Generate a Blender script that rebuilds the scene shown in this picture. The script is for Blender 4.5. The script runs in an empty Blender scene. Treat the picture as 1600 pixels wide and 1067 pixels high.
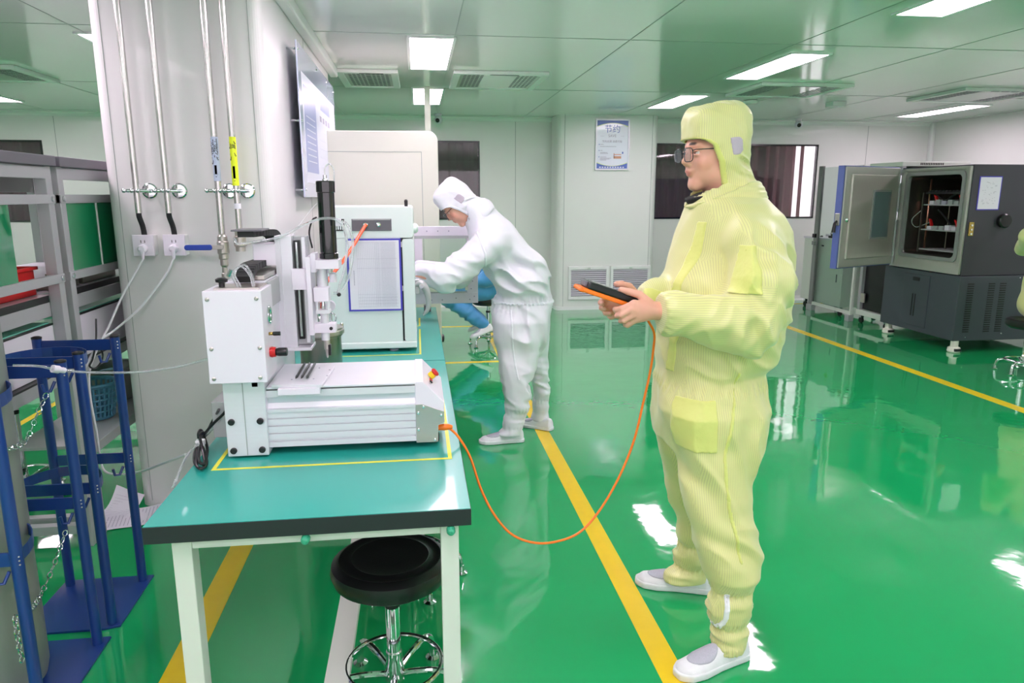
import bpy, bmesh, math, random
import numpy as np
from mathutils import Vector, Matrix
random.seed(7)
SC = bpy.context.scene
COL = SC.collection
# ---------------------------------------------------------------- camera
CAM_H = 1.5
FPX, PITCH, YAW, ROLL = 1108.0, 0.20336, 0.1312, 0.0011
_cp, _sp, _cy, _sy, _cr, _sr = math.cos(PITCH), math.sin(PITCH), math.cos(YAW), math.sin(YAW), math.cos(ROLL), math.sin(ROLL)
_f = np.array([_sy*_cp, _cy*_cp, -_sp]); _ri = np.array([_cy, -_sy, 0.0]); _d = np.cross(_f, _ri)
CM = np.array([_cr*_ri + _sr*_d, -_sr*_ri + _cr*_d, _f])
def at(x, y, X=None, Y=None, Z=None):
    """a pixel of the 1600x1067 photograph read on a real world plane"""
    v = CM.T @ np.array([(x-800)/FPX, (y-533.5)/FPX, 1.0])
    t = X/v[0] if X is not None else (Y/v[1] if Y is not None else (Z-CAM_H)/v[2])
    return np.array([0, 0, CAM_H]) + t*v
cd = bpy.data.cameras.new('camera'); cam = bpy.data.objects.new('camera', cd); COL.objects.link(cam)
cd.sensor_width = 36; cd.lens = FPX/1600*36; cd.clip_start = 0.05
_M = Matrix(((CM[0][0], -CM[1][0], -CM[2][0], 0), (CM[0][1], -CM[1][1], -CM[2][1], 0), (CM[0][2], -CM[1][2], -CM[2][2], CAM_H), (0, 0, 0, 1)))
cam.matrix_world = _M
SC.camera = cam
# ---------------------------------------------------------------- world, exposure (light comes from the ceiling panels and an added fill window)
FILL_DAY = 2.35
w = bpy.data.worlds.new('world'); SC.world = w; w.use_nodes = True
w.node_tree.nodes['Background'].inputs[0].default_value = (1.0, 0.91, 0.99, 1); w.node_tree.nodes['Background'].inputs[1].default_value = FILL_DAY
SC.view_settings.view_transform = 'Standard'; SC.view_settings.look = 'None'
SC.view_settings.gamma = 1; SC.view_settings.exposure = 0.0
PANEL_STRENGTH = 25.0
CEIL = 2.5; BACK = 9.66; RIGHT = 7.35; LEFT = -6.2; FRONT = -2.4
# fill daylight enters by a window band added behind the camera; the portal only helps sampling it
pl = bpy.data.lights.new('window_portal', 'AREA'); pl.shape = 'RECTANGLE'; pl.size = 9.0; pl.size_y = 1.3; pl.cycles.is_portal = True
po = bpy.data.objects.new('window_portal', pl); COL.objects.link(po); po.location = (1.0, FRONT-.04, 1.6); po.rotation_euler = (math.radians(90), 0, 0)
# ---------------------------------------------------------------- materials
def srgb(r, g, b):
    f = lambda c: (c/255/12.92) if c/255 <= 0.04045 else ((c/255+0.055)/1.055)**2.4
    return (f(r), f(g), f(b), 1)
MATS = {}
def mat(name, rgb, rough=0.5, metal=0.0, coat=0.0, var=0.04, vscale=6.0, bump=0.0, bscale=40.0, spec=0.5, alpha=1.0, trans=0.0, emit=0.0, stretch=None, sheen=0.0):
    m = bpy.data.materials.new(name); m.use_nodes = True; nt = m.node_tree; N = nt.nodes; L = nt.links
    b = N['Principled BSDF']; c = srgb(*rgb)
    b.inputs['Roughness'].default_value = rough; b.inputs['Metallic'].default_value = metal
    b.inputs['Coat Weight'].default_value = coat; b.inputs['Coat Roughness'].default_value = 0.04
    b.inputs['Specular IOR Level'].default_value = spec
    b.inputs['Alpha'].default_value = alpha; b.inputs['Transmission Weight'].default_value = trans
    if sheen: b.inputs['Sheen Weight'].default_value = sheen
    tc = N.new('ShaderNodeTexCoord'); mp = N.new('ShaderNodeMapping'); L.new(tc.outputs['Object'], mp.inputs[0])
    if stretch: mp.inputs['Scale'].default_value = stretch
    nz = N.new('ShaderNodeTexNoise'); nz.inputs['Scale'].default_value = vscale; nz.inputs['Detail'].default_value = 4; L.new(mp.outputs[0], nz.inputs[0])
    mx = N.new('ShaderNodeMix'); mx.data_type = 'RGBA'
    mx.inputs[6].default_value = tuple(max(0, v*(1-var)) for v in c[:3])+(1,)
    mx.inputs[7].default_value = tuple(min(1, v*(1+var)) for v in c[:3])+(1,)
    L.new(nz.outputs[0], mx.inputs[0]); L.new(mx.outputs[2], b.inputs['Base Color'])
    if bump:
        n2 = N.new('ShaderNodeTexNoise'); n2.inputs['Scale'].default_value = bscale; L.new(mp.outputs[0], n2.inputs[0])
        bp = N.new('ShaderNodeBump'); bp.inputs['Strength'].default_value = bump; bp.inputs['Distance'].default_value = 0.01
        L.new(n2.outputs[0], bp.inputs['Height']); L.new(bp.outputs[0], b.inputs['Normal'])
    if emit:
        b.inputs['Emission Color'].default_value = c; b.inputs['Emission Strength'].default_value = emit
    MATS[name] = m; return m
def attr_color(m, mixin='Col'):
    """base colour from a colour attribute that is the thing's own colour (lips, brows, print)"""
    nt = m.node_tree; a = nt.nodes.new('ShaderNodeAttribute'); a.attribute_name = mixin
    nt.links.new(a.outputs['Color'], nt.nodes['Principled BSDF'].inputs['Base Color']); return m
M_wall = mat('wall_panel_paint', (226, 229, 224), 0.32, var=0.015, coat=0.12)
M_col = mat('column_paint', (224, 223, 222), 0.4, var=0.015, coat=0.1)
M_ceil = mat('ceiling_panel_paint', (236, 240, 236), 0.12, metal=0.0, var=0.02, vscale=1.5, spec=0.9, bump=0.02, bscale=2.0)
M_trim = mat('trim_white', (232, 234, 232), 0.35, var=0.01)
M_seam = mat('seam_line', (150, 160, 155), 0.5)
M_seat = mat('black_vinyl_seat', (22, 22, 24), 0.32, var=0.1, bump=0.05, bscale=200)
M_white = mat('powder_white', (226, 221, 231), 0.35, var=0.01, coat=0.15)
M_oven = mat('oven_white', (226, 236, 234), 0.3, var=0.01, coat=0.2)
M_cream = mat('cream_enamel', (242, 240, 226), 0.35, var=0.01, coat=0.2)
M_alu = mat('anodised_aluminium', (222, 222, 228), 0.38, metal=0.35, var=0.03, stretch=(1, 1, 25), vscale=10)
M_alud = mat('grey_aluminium', (176, 178, 180), 0.4, metal=0.25, var=0.03)
M_steel = mat('brushed_steel', (196, 190, 184), 0.3, metal=0.9, var=0.06, stretch=(1, 20, 20), vscale=20)
M_chrome = mat('chrome', (215, 218, 220), 0.07, metal=1.0, var=0.02)
M_black = mat('black_plastic', (20, 20, 22), 0.35, var=0.1)
M_gloss = mat('black_gloss', (14, 15, 18), 0.12, coat=0.6, var=0.1)
M_blackm = mat('black_rubber', (26, 28, 30), 0.6, var=0.1, bump=0.1, bscale=300)
M_edge = mat('table_edge_black', (34, 38, 42), 0.45, var=0.08, stretch=(1, 1, 10))
M_teal = mat('teal_laminate', (38, 160, 146), 0.28, var=0.04, vscale=3, coat=0.15)
M_legw = mat('table_leg_white', (218, 224, 214), 0.4, var=0.02)
M_yel = mat('yellow_floor_tape', (232, 200, 32), 0.22, var=0.05, vscale=20)
M_yelt = mat('yellow_table_tape', (226, 222, 60), 0.45, var=0.08, vscale=60)
M_blue = mat('blue_powder_coat', (24, 58, 128), 0.33, var=0.08, coat=0.25)
M_cyl = mat('cylinder_grey_paint', (132, 140, 132), 0.42, metal=0.2, var=0.16, vscale=9, bump=0.15, bscale=30, stretch=(1, 1, 0.4))
M_orange = mat('orange_rubber', (246, 122, 24), 0.4, var=0.03)
M_airtube = mat('orange_air_tube', (250, 92, 52), 0.25, var=0.03, coat=0.3)
M_red = mat('red_plastic', (206, 28, 30), 0.35, var=0.05)
M_yplas = mat('yellow_plastic', (240, 200, 30), 0.35, var=0.03)
M_cablew = mat('white_cable', (226, 226, 230), 0.4, var=0.02)
M_tube = mat('clear_tube', (244, 247, 250), 0.08, var=0.0, trans=0.8); M_tube.node_tree.nodes['Principled BSDF'].inputs['IOR'].default_value = 1.2
M_paper = mat('paper', (232, 230, 240), 0.6, var=0.01)
M_print = mat('print_grey', (165, 162, 180), 0.6)
M_purple = mat('violet_frame', (74, 66, 190), 0.45, var=0.03)
M_dark = mat('chamber_charcoal', (58, 58, 66), 0.42, var=0.05, bump=0.08, bscale=500)
M_darkl = mat('chamber_lower_charcoal', (66, 72, 80), 0.45, var=0.04, bump=0.08, bscale=500)
M_door = mat('chamber_door_blue', (92, 104, 168), 0.4, var=0.03)
M_pipe = mat('satin_pipe', (205, 203, 200), 0.22, metal=.85, var=.03)
M_ss = mat('stainless', (150, 148, 138), 0.28, metal=0.95, var=0.08, stretch=(20, 20, 1), vscale=12)
M_gask = mat('grey_gasket', (136, 138, 136), 0.45, var=0.04)
M_acry = mat('green_acrylic', (14, 132, 82), 0.06, coat=0.8, var=0.03)
M_shelf = mat('grey_shelf_board', (104, 102, 110), 0.45, var=0.04)
M_bag = mat('blue_plastic_basket', (74, 132, 160), 0.4, var=0.05)
M_bowl = mat('grey_plastic_basin', (122, 124, 122), 0.4, var=0.05)
M_glasst = mat('teal_glass_shelf', (120, 205, 180), 0.08, coat=0.5, var=0.1)
M_skin = attr_color(mat('skin', (222, 170, 146), 0.45, var=0.03)); M_skin.node_tree.nodes['Principled BSDF'].inputs['Subsurface Weight'].default_value = 0.08
M_shoe = mat('white_shoe_fabric', (232, 234, 238), 0.55, var=0.02, bump=0.2, bscale=500)
M_sole = mat('white_shoe_sole', (226, 230, 232), 0.4, var=0.02)
M_mesh = mat('grey_shoe_mesh', (178, 180, 192), 0.6, var=0.25, vscale=400)
M_lav = mat('lavender_ear_mesh', (186, 176, 190), 0.6, var=0.15, vscale=600)
M_lens = mat('lens_glass', (235, 240, 242), 0.03, trans=0.95, var=0.0); M_lens.node_tree.nodes['Principled BSDF'].inputs['IOR'].default_value = 1.1
M_frame = mat('spectacle_frame', (70, 74, 80), 0.2, metal=0.6)
M_zip = mat('white_zip', (238, 238, 244), 0.5)
M_blackcloth = mat('black_cloth', (18, 18, 20), 0.8)
M_eye = mat('eye_white', (228, 222, 216), 0.2); M_iris = mat('dark_iris', (28, 20, 18), 0.15)
M_sign = mat('poster_paper', (232, 236, 248), 0.25, coat=0.4, var=0.01)
M_sblue = mat('poster_blue', (84, 112, 190), 0.3, var=0.15, vscale=8)
M_slime = mat('poster_lime', (214, 232, 150), 0.3)
M_stan = mat('poster_tan', (216, 160, 130), 0.35)
M_pblue = mat('panel_print_blue', (150, 162, 206), 0.3, var=0.06)
M_plight = mat('panel_print_light', (222, 226, 240), 0.3, var=0.02)
M_gcap = mat('green_plastic_cap', (70, 190, 150), 0.15, trans=0.4)
M_lblue = mat('pipe_label_blue', (186, 198, 222), 0.35); M_lyel = mat('pipe_label_yellow', (232, 246, 40), 0.35)
M_ink = mat('black_ink', (24, 24, 30), 0.5)
M_valve = mat('blue_valve_handle', (36, 66, 160), 0.35)
M_brass = mat('brass', (190, 160, 90), 0.25, metal=0.9)
M_lime = mat('lime_sticker', (170, 225, 40), 0.4)
M_panel = mat("lit_panel", (255, 231, 249), 0.4, emit=PANEL_STRENGTH, var=0)
M_glass = mat('cart_glass', (225, 238, 232), 0.03, trans=0.97, var=0.0); M_glass.node_tree.nodes['Principled BSDF'].inputs['IOR'].default_value = 1.05
M_copper = mat('pink_copper_element', (225, 160, 140), 0.2, metal=0.9)
M_pcb = mat('green_board', (24, 110, 60), 0.4)
def fabric(name, c1, c2, period, strength=1.0, rough=0.42, sheen=0.3):
    """fine woven stripes that follow the cloth (attribute 'stripe' holds the distance across the cloth in metres)"""
    m = mat(name, (0, 0, 0), rough, var=0, bump=0.12, bscale=9.0, sheen=sheen)
    nt = m.node_tree; N = nt.nodes; L = nt.links; b = N['Principled BSDF']
    a = N.new('ShaderNodeAttribute'); a.attribute_name = 'stripe'
    mu = N.new('ShaderNodeMath'); mu.operation = 'MULTIPLY'; mu.inputs[1].default_value = 2*math.pi/period; L.new(a.outputs['Fac'], mu.inputs[0])
    si = N.new('ShaderNodeMath'); si.operation = 'SINE'; L.new(mu.outputs[0], si.inputs[0])
    mr = N.new('ShaderNodeMapRange'); mr.inputs[1].default_value = 0.2; mr.inputs[2].default_value = 1.0; mr.inputs[4].default_value = strength; L.new(si.outputs[0], mr.inputs[0])
    mx = N.new('ShaderNodeMix'); mx.data_type = 'RGBA'; mx.inputs[6].default_value = srgb(*c1); mx.inputs[7].default_value = srgb(*c2)
    L.new(mr.outputs[0], mx.inputs[0]); L.new(mx.outputs[2], b.inputs['Base Color']); return m
M_suit = fabric('yellow_antistatic_cloth', (217, 218, 146), (184, 182, 136), 0.0062, 0.6)
M_suity = mat('yellow_cloth_plain', (216, 220, 126), 0.45, bump=0.15, bscale=60, sheen=0.3)
M_wsuit = fabric('white_antistatic_cloth', (232, 232, 240), (220, 220, 230), 0.008, 0.5)
M_bsuit = fabric('blue_antistatic_cloth', (72, 150, 204), (56, 128, 184), 0.008, 0.5)
def floor_mat():
    m = mat('green_epoxy_floor', (26, 164, 94), 0.06, coat=0.6, var=0.05, vscale=0.7, spec=0.5)
    nt = m.node_tree; N = nt.nodes; L = nt.links; b = N['Principled BSDF']
    tc = N.new('ShaderNodeTexCoord')
    n = N.new('ShaderNodeTexNoise'); n.inputs['Scale'].default_value = 3.2; n.inputs['Detail'].default_value = 3.5; L.new(tc.outputs['Object'], n.inputs[0])
    bp = N.new('ShaderNodeBump'); bp.inputs['Strength'].default_value = 0.10; bp.inputs['Distance'].default_value = 0.02; L.new(n.outputs[0], bp.inputs['Height'])
    L.new(bp.outputs[0], b.inputs['Normal']); L.new(bp.outputs[0], b.inputs['Coat Normal'])
    n3 = N.new('ShaderNodeTexNoise'); n3.inputs['Scale'].default_value = 2.0; n3.inputs['Detail'].default_value = 6; n3.inputs['Distortion'].default_value = 1.5; L.new(tc.outputs['Object'], n3.inputs[0])
    r = N.new('ShaderNodeMapRange'); r.inputs[1].default_value = 0.5; r.inputs[2].default_value = 0.8; r.inputs[3].default_value = 0.04; r.inputs[4].default_value = 0.16; L.new(n3.outputs[0], r.inputs[0]); L.new(r.outputs[0], b.inputs['Roughness'])
    return m
M_floor = floor_mat()
# ---------------------------------------------------------------- object helpers
WL = {}
def tag(o, label=None, cat=None, group=None, kind=None):
    if label: o['label'] = label
    if cat: o['category'] = cat
    if group: o['group'] = group
    if kind: o['kind'] = kind
    return o
def thing(name, loc, label, cat, group=None):
    o = bpy.data.objects.new(name, None); COL.objects.link(o); o.location = loc; o.empty_display_size = 0.05
    WL[o.name] = np.array(loc, float); return tag(o, label, cat, group)
class MB:
    def __init__(s): s.v = []; s.f = []; s.m = []; s.sm = []; s.mi = 0
    def add(s, vs, fs, smooth=False):
        n = len(s.v); s.v += [tuple(map(float, q)) for q in vs]; s.f += [tuple(i+n for i in f) for f in fs]; s.m += [s.mi]*len(fs); s.sm += [smooth]*len(fs); return s
    def box(s, x0, x1, y0, y1, z0, z1):
        v = [(x, y, z) for x in (x0, x1) for y in (y0, y1) for z in (z0, z1)]
        return s.add(v, [(0, 1, 3, 2), (4, 6, 7, 5), (0, 4, 5, 1), (2, 3, 7, 6), (0, 2, 6, 4), (1, 5, 7, 3)])
    def prism(s, poly, axis, a, b):
        """poly: 2D points in the other two axes (x->(y,z), y->(x,z), z->(x,y))"""
        def P(p, t): return {'x': (t, p[0], p[1]), 'y': (p[0], t, p[1]), 'z': (p[0], p[1], t)}[axis]
        n = len(poly); v = [P(p, a) for p in poly]+[P(p, b) for p in poly]
        ar = sum(poly[i][0]*poly[(i+1) % n][1]-poly[(i+1) % n][0]*poly[i][1] for i in range(n))
        flip = (ar > 0) == (axis != 'y')
        q = [tuple(range(n))[::-1], tuple(range(n, 2*n))]+[(i, (i+1) % n, (i+1) % n+n, i+n) for i in range(n)]
        if not flip: q = [f[::-1] for f in q]
        return s.add(v, q)
    def tube(s, pts, r, seg=10, closed=False, smooth=True):
        P = [np.array(p, float) for p in pts]; n = len(P); R = r if hasattr(r, '__len__') else [r]*n
        u = None; vs = []
        for i, p in enumerate(P):
            a = P[(i-1) % n] if (closed or i) else p; b = P[(i+1) % n] if (closed or i < n-1) else p
            t = b-a; t /= (np.linalg.norm(t) or 1)
            if u is None:
                u = np.cross(t, [0, 0, 1] if abs(t[2]) < .9 else [1, 0, 0])
            u = u-t*(u@t); u /= (np.linalg.norm(u) or 1); w_ = np.cross(t, u)
            for k in range(seg):
                an = 2*math.pi*k/seg; vs.append(p+R[i]*(math.cos(an)*u+math.sin(an)*w_))
        fs = [(i*seg+k, i*seg+(k+1) % seg, ((i+1) % n)*seg+(k+1) % seg, ((i+1) % n)*seg+k) for i in range(n if closed else n-1) for k in range(seg)]
        s.add(vs, fs, smooth)
        if not closed:
            N0 = len(s.v)-n*seg; s.f += [tuple(N0+k for k in range(seg))[::-1], tuple(N0+(n-1)*seg+k for k in range(seg))]; s.m += [s.mi]*2; s.sm += [False]*2
        return s
    def cyl(s, a, b, r, r2=None, seg=24): return s.tube([a, b], [r, r if r2 is None else r2], seg)
    def lathe(s, prof, c=(0, 0, 0), seg=32, axis='z'):
        vs = []
        for (r, h) in prof:
            for k in range(seg):
                a = 2*math.pi*k/seg; q = (r*math.cos(a), r*math.sin(a), h)
                q = {'z': q, 'y': (q[0], h, -q[1]), 'x': (h, q[0], q[1])}[axis]
                vs.append((c[0]+q[0], c[1]+q[1], c[2]+q[2]))
        n = len(prof)
        fs = [(i*seg+k, i*seg+(k+1) % seg, (i+1)*seg+(k+1) % seg, (i+1)*seg+k) for i in range(n-1) for k in range(seg)]
        s.add(vs, fs, True); N0 = len(s.v)-n*seg
        s.f += [tuple(N0+k for k in range(seg))[::-1], tuple(N0+(n-1)*seg+k for k in range(seg))]; s.m += [s.mi]*2; s.sm += [False]*2; return s
    def sph(s, c, r, seg=14):
        r = r if hasattr(r, '__len__') else (r, r, r); n = seg//2
        vs = [(c[0]+r[0]*math.sin(math.pi*(i+.02)/(n+.04))*math.cos(2*math.pi*k/seg), c[1]+r[1]*math.sin(math.pi*(i+.02)/(n+.04))*math.sin(2*math.pi*k/seg), c[2]-r[2]*math.cos(math.pi*(i+.02)/(n+.04))) for i in range(n+1) for k in range(seg)]
        fs = [(i*seg+k, i*seg+(k+1) % seg, (i+1)*seg+(k+1) % seg, (i+1)*seg+k) for i in range(n) for k in range(seg)]
        return s.add(vs, fs, True)
    def xf(s, M, start=0):
        M = Matrix(M)
        for i in range(start, len(s.v)): s.v[i] = tuple(M @ Vector(s.v[i]))
        return s
    def done(s, name, mats, parent=None, bevel=0.0, seg=2, label=None):
        me = bpy.data.meshes.new(name); off = np.zeros(3)
        p = parent
        if parent is not None: off = WL[parent.name]
        me.from_pydata([tuple(np.array(v)-off) for v in s.v], [], s.f)
        for m_ in (mats if isinstance(mats, (list, tuple)) else [mats]): me.materials.append(m_)
        me.polygons.foreach_set('material_index', s.m); me.polygons.foreach_set('use_smooth', s.sm)
        bm = bmesh.new(); bm.from_mesh(me); bmesh.ops.recalc_face_normals(bm, faces=bm.faces)
        for e in bm.edges:
            if len(e.link_faces) == 2 and e.calc_face_angle(0) > 0.52: e.smooth = False
        bm.to_mesh(me); bm.free()
        o = bpy.data.objects.new(name, me); COL.objects.link(o); o.parent = parent; WL[o.name] = off
        if bevel:
            b = o.modifiers.new('bevel', 'BEVEL'); b.width = bevel; b.segments = seg; b.limit_method = 'ANGLE'; b.angle_limit = math.radians(50); b.harden_normals = False
        if label: o['label'] = label
        return o
def top(mb, name, mats, label, cat, group=None, bevel=0.0):
    """a thing that is one mesh, its origin at its base"""
    a = np.array(mb.v); lo = a.min(0); hi = a.max(0); base = np.array([(lo[0]+hi[0])/2, (lo[1]+hi[1])/2, lo[2]])
    mb.v = [tuple(v) for v in a-base]; o = mb.done(name, mats, None, bevel); o.location = base; WL[o.name] = base
    return tag(o, label, cat, group)
def struct(mb, name, mats, bevel=0.0): return tag(mb.done(name, mats, None, bevel), kind='structure')
def dup(o, parent=None, loc=None, rotz=None, label=None):
    c = o.copy(); COL.objects.link(c); c.parent = parent
    if loc is not None: c.location = loc
    if rotz is not None: c.rotation_euler = (0, 0, rotz)
    WL[c.name] = np.array(loc if loc is not None else WL[o.name], float)
    if label: c['label'] = label
    for ch in list(o.children): dup(ch, c)
    return c
def curve(pts, n=8):
    P = [np.array(p, float) for p in pts]; P = [2*P[0]-P[1]]+P+[2*P[-1]-P[-2]]; out = []
    for i in range(1, len(P)-2):
        a, b, c, d_ = P[i-1:i+3]
        for k in range(n):
            t = k/n; out.append(0.5*((2*b)+(c-a)*t+(2*a-5*b+4*c-d_)*t*t+(3*b-a-3*c+d_)*t**3))
    out.append(P[-2]); return out
def rrect(x0, x1, z0, z1, r, n=5):
    out = []
    for cx, cz, a0 in ((x1-r, z0+r, -90), (x1-r, z1-r, 0), (x0+r, z1-r, 90), (x0+r, z0+r, 180)):
        for k in range(n+1):
            a = math.radians(a0+90*k/n); out.append((cx+r*math.cos(a), cz+r*math.sin(a)))
    return out
def text_mesh(body, size, depth=0.0006):
    t = bpy.data.curves.new('writing', 'FONT'); t.body = body; t.size = size; t.extrude = depth; t.align_x = 'CENTER'; t.align_y = 'CENTER'
    o = bpy.data.objects.new('writing', t); COL.objects.link(o)
    me = bpy.data.meshes.new_from_object(o.evaluated_get(bpy.context.evaluated_depsgraph_get()))
    vs = [tuple(v.co) for v in me.vertices]; fs = [tuple(p.vertices) for p in me.polygons]
    bpy.data.objects.remove(o); bpy.data.curves.remove(t); bpy.data.meshes.remove(me); return vs, fs
def write(mb, body, size, M):
    """lettering laid by matrix M (text x,y -> world) into a mesh builder"""
    vs, fs = text_mesh(body, size); M = Matrix(M)
    return mb.add([tuple(M @ Vector(v)) for v in vs], fs)
def MY(c, sx=1): return ((sx, 0, 0, c[0]), (0, 0, -1, c[1]), (0, 1, 0, c[2]), (0, 0, 0, 1))      # text facing the camera side (-Y)
# ---------------------------------------------------------------- implicit surfaces for bodies and cloth
def smin(a, b, k): h = np.clip(0.5+0.5*(b-a)/k, 0, 1); return b+(a-b)*h-k*h*(1-h)
def smax(a, b, k): return -smin(-a, -b, k)
def seg(P, a, b, ra, rb, u=None):
    a = np.array(a, float); b = np.array(b, float); d = b-a; LL = d@d
    t = np.clip(((P-a)@d)/LL, 0, 1); q = P-(a+t[:, None]*d)
    if not hasattr(ra, '__len__'): return np.sqrt((q*q).sum(1))-(ra+(rb-ra)*t)
    w_ = d/math.sqrt(LL); u = np.array(u if u is not None else (0, 0, 1.0), float); u -= w_*(u@w_); u /= np.linalg.norm(u); v = np.cross(w_, u)
    A = ra[0]+(rb[0]-ra[0])*t; B = ra[1]+(rb[1]-ra[1])*t; m = np.minimum(A, B)
    return (np.sqrt(((q@u)/A)**2+((q@v)/B)**2+((q@w_)/m)**2)-1)*m
def ell(P, c, r, e=2.0):
    q = np.abs(P-np.array(c))/np.array(r); return ((q**e).sum(1)**(1/e)-1)*min(r)
def stack(P, S, e=2.2):
    """S rows: z, cx, hx, cy, hy ; a body of stacked rounded sections"""
    S = np.array(sorted(S)); z = P[:, 2]; zc = np.clip(z, S[0, 0], S[-1, 0])
    I = [np.interp(zc, S[:, 0], S[:, k]) for k in (1, 2, 3, 4)]
    k = ((np.abs(P[:, 0]-I[0])/I[1])**e+(np.abs(P[:, 1]-I[2])/I[3])**e)**(1/e)
    d = (k-1)*np.minimum(I[1], I[3]); dz = np.abs(z-zc)
    return np.where(dz > 0, np.sqrt(np.maximum(d, 0)**2+dz**2), d)
def spx(rows):
    """silhouette rows (pixel y, left x, right x, depth plane Y, half depth) -> stack rows in metres"""
    out = []
    for (y, xl, xr, Y, hy) in rows:
        a = at(xl, y, Y=Y); b = at(xr, y, Y=Y); out.append(((a[2]+b[2])/2, (a[0]+b[0])/2, (b[0]-a[0])/2, Y, hy))
    return out
_rt = np.random.RandomState(5); _perm = _rt.permutation(256); _val = _rt.rand(256)*2-1
def vnoise(p):
    i = np.floor(p).astype(np.int64); f = p-i; f = f*f*(3-2*f); out = 0
    for a in (0, 1):
        for b in (0, 1):
            for c in (0, 1):
                h = _perm[(_perm[(_perm[(i[:, 0]+a) & 255]+i[:, 1]+b) & 255]+i[:, 2]+c) & 255]
                out = out+_val[h]*(f[:, 0] if a else 1-f[:, 0])*(f[:, 1] if b else 1-f[:, 1])*(f[:, 2] if c else 1-f[:, 2])
    return out
def folds(P, F):
    """creases: sharp ridges of stretched noise, each set local to one part of the garment"""
    d = np.zeros(len(P))
    for (c, r, dr, wl, amp, ph) in F:
        q = (P-np.array(c))/np.array(r); g = np.exp(-(q*q).sum(1)); k = g > .03
        if not k.any(): continue
        u = np.array(dr, float); u /= np.linalg.norm(u); v = np.cross(u, [.2, 1, .1]); v /= np.linalg.norm(v); w_ = np.cross(u, v); Q = P[k]
        wp = .5*vnoise(Q*7+ph*3); n = vnoise(np.stack([Q@u/wl+wp+ph*7.3, Q@v/(wl*3.2)+ph, Q@w_/(wl*3.2)], 1))
        d[k] += amp*g[k]*(np.abs(n)*2.6-.75)
    return d
def gather(P, c, axis, zw, n, amp):
    """small radial pleats around an elastic band"""
    q = P-np.array(c); ax = np.array(axis, float); ax /= np.linalg.norm(ax); h = q@ax
    u = np.cross(ax, [0.3, 0.9, 0.2]); u /= np.linalg.norm(u); v = np.cross(ax, u); an = np.arctan2(q@u, q@v)
    return amp*np.sin(n*an+2.0*np.sin(3*an)+h*25)*np.exp(-(h/zw)**2)
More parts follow.
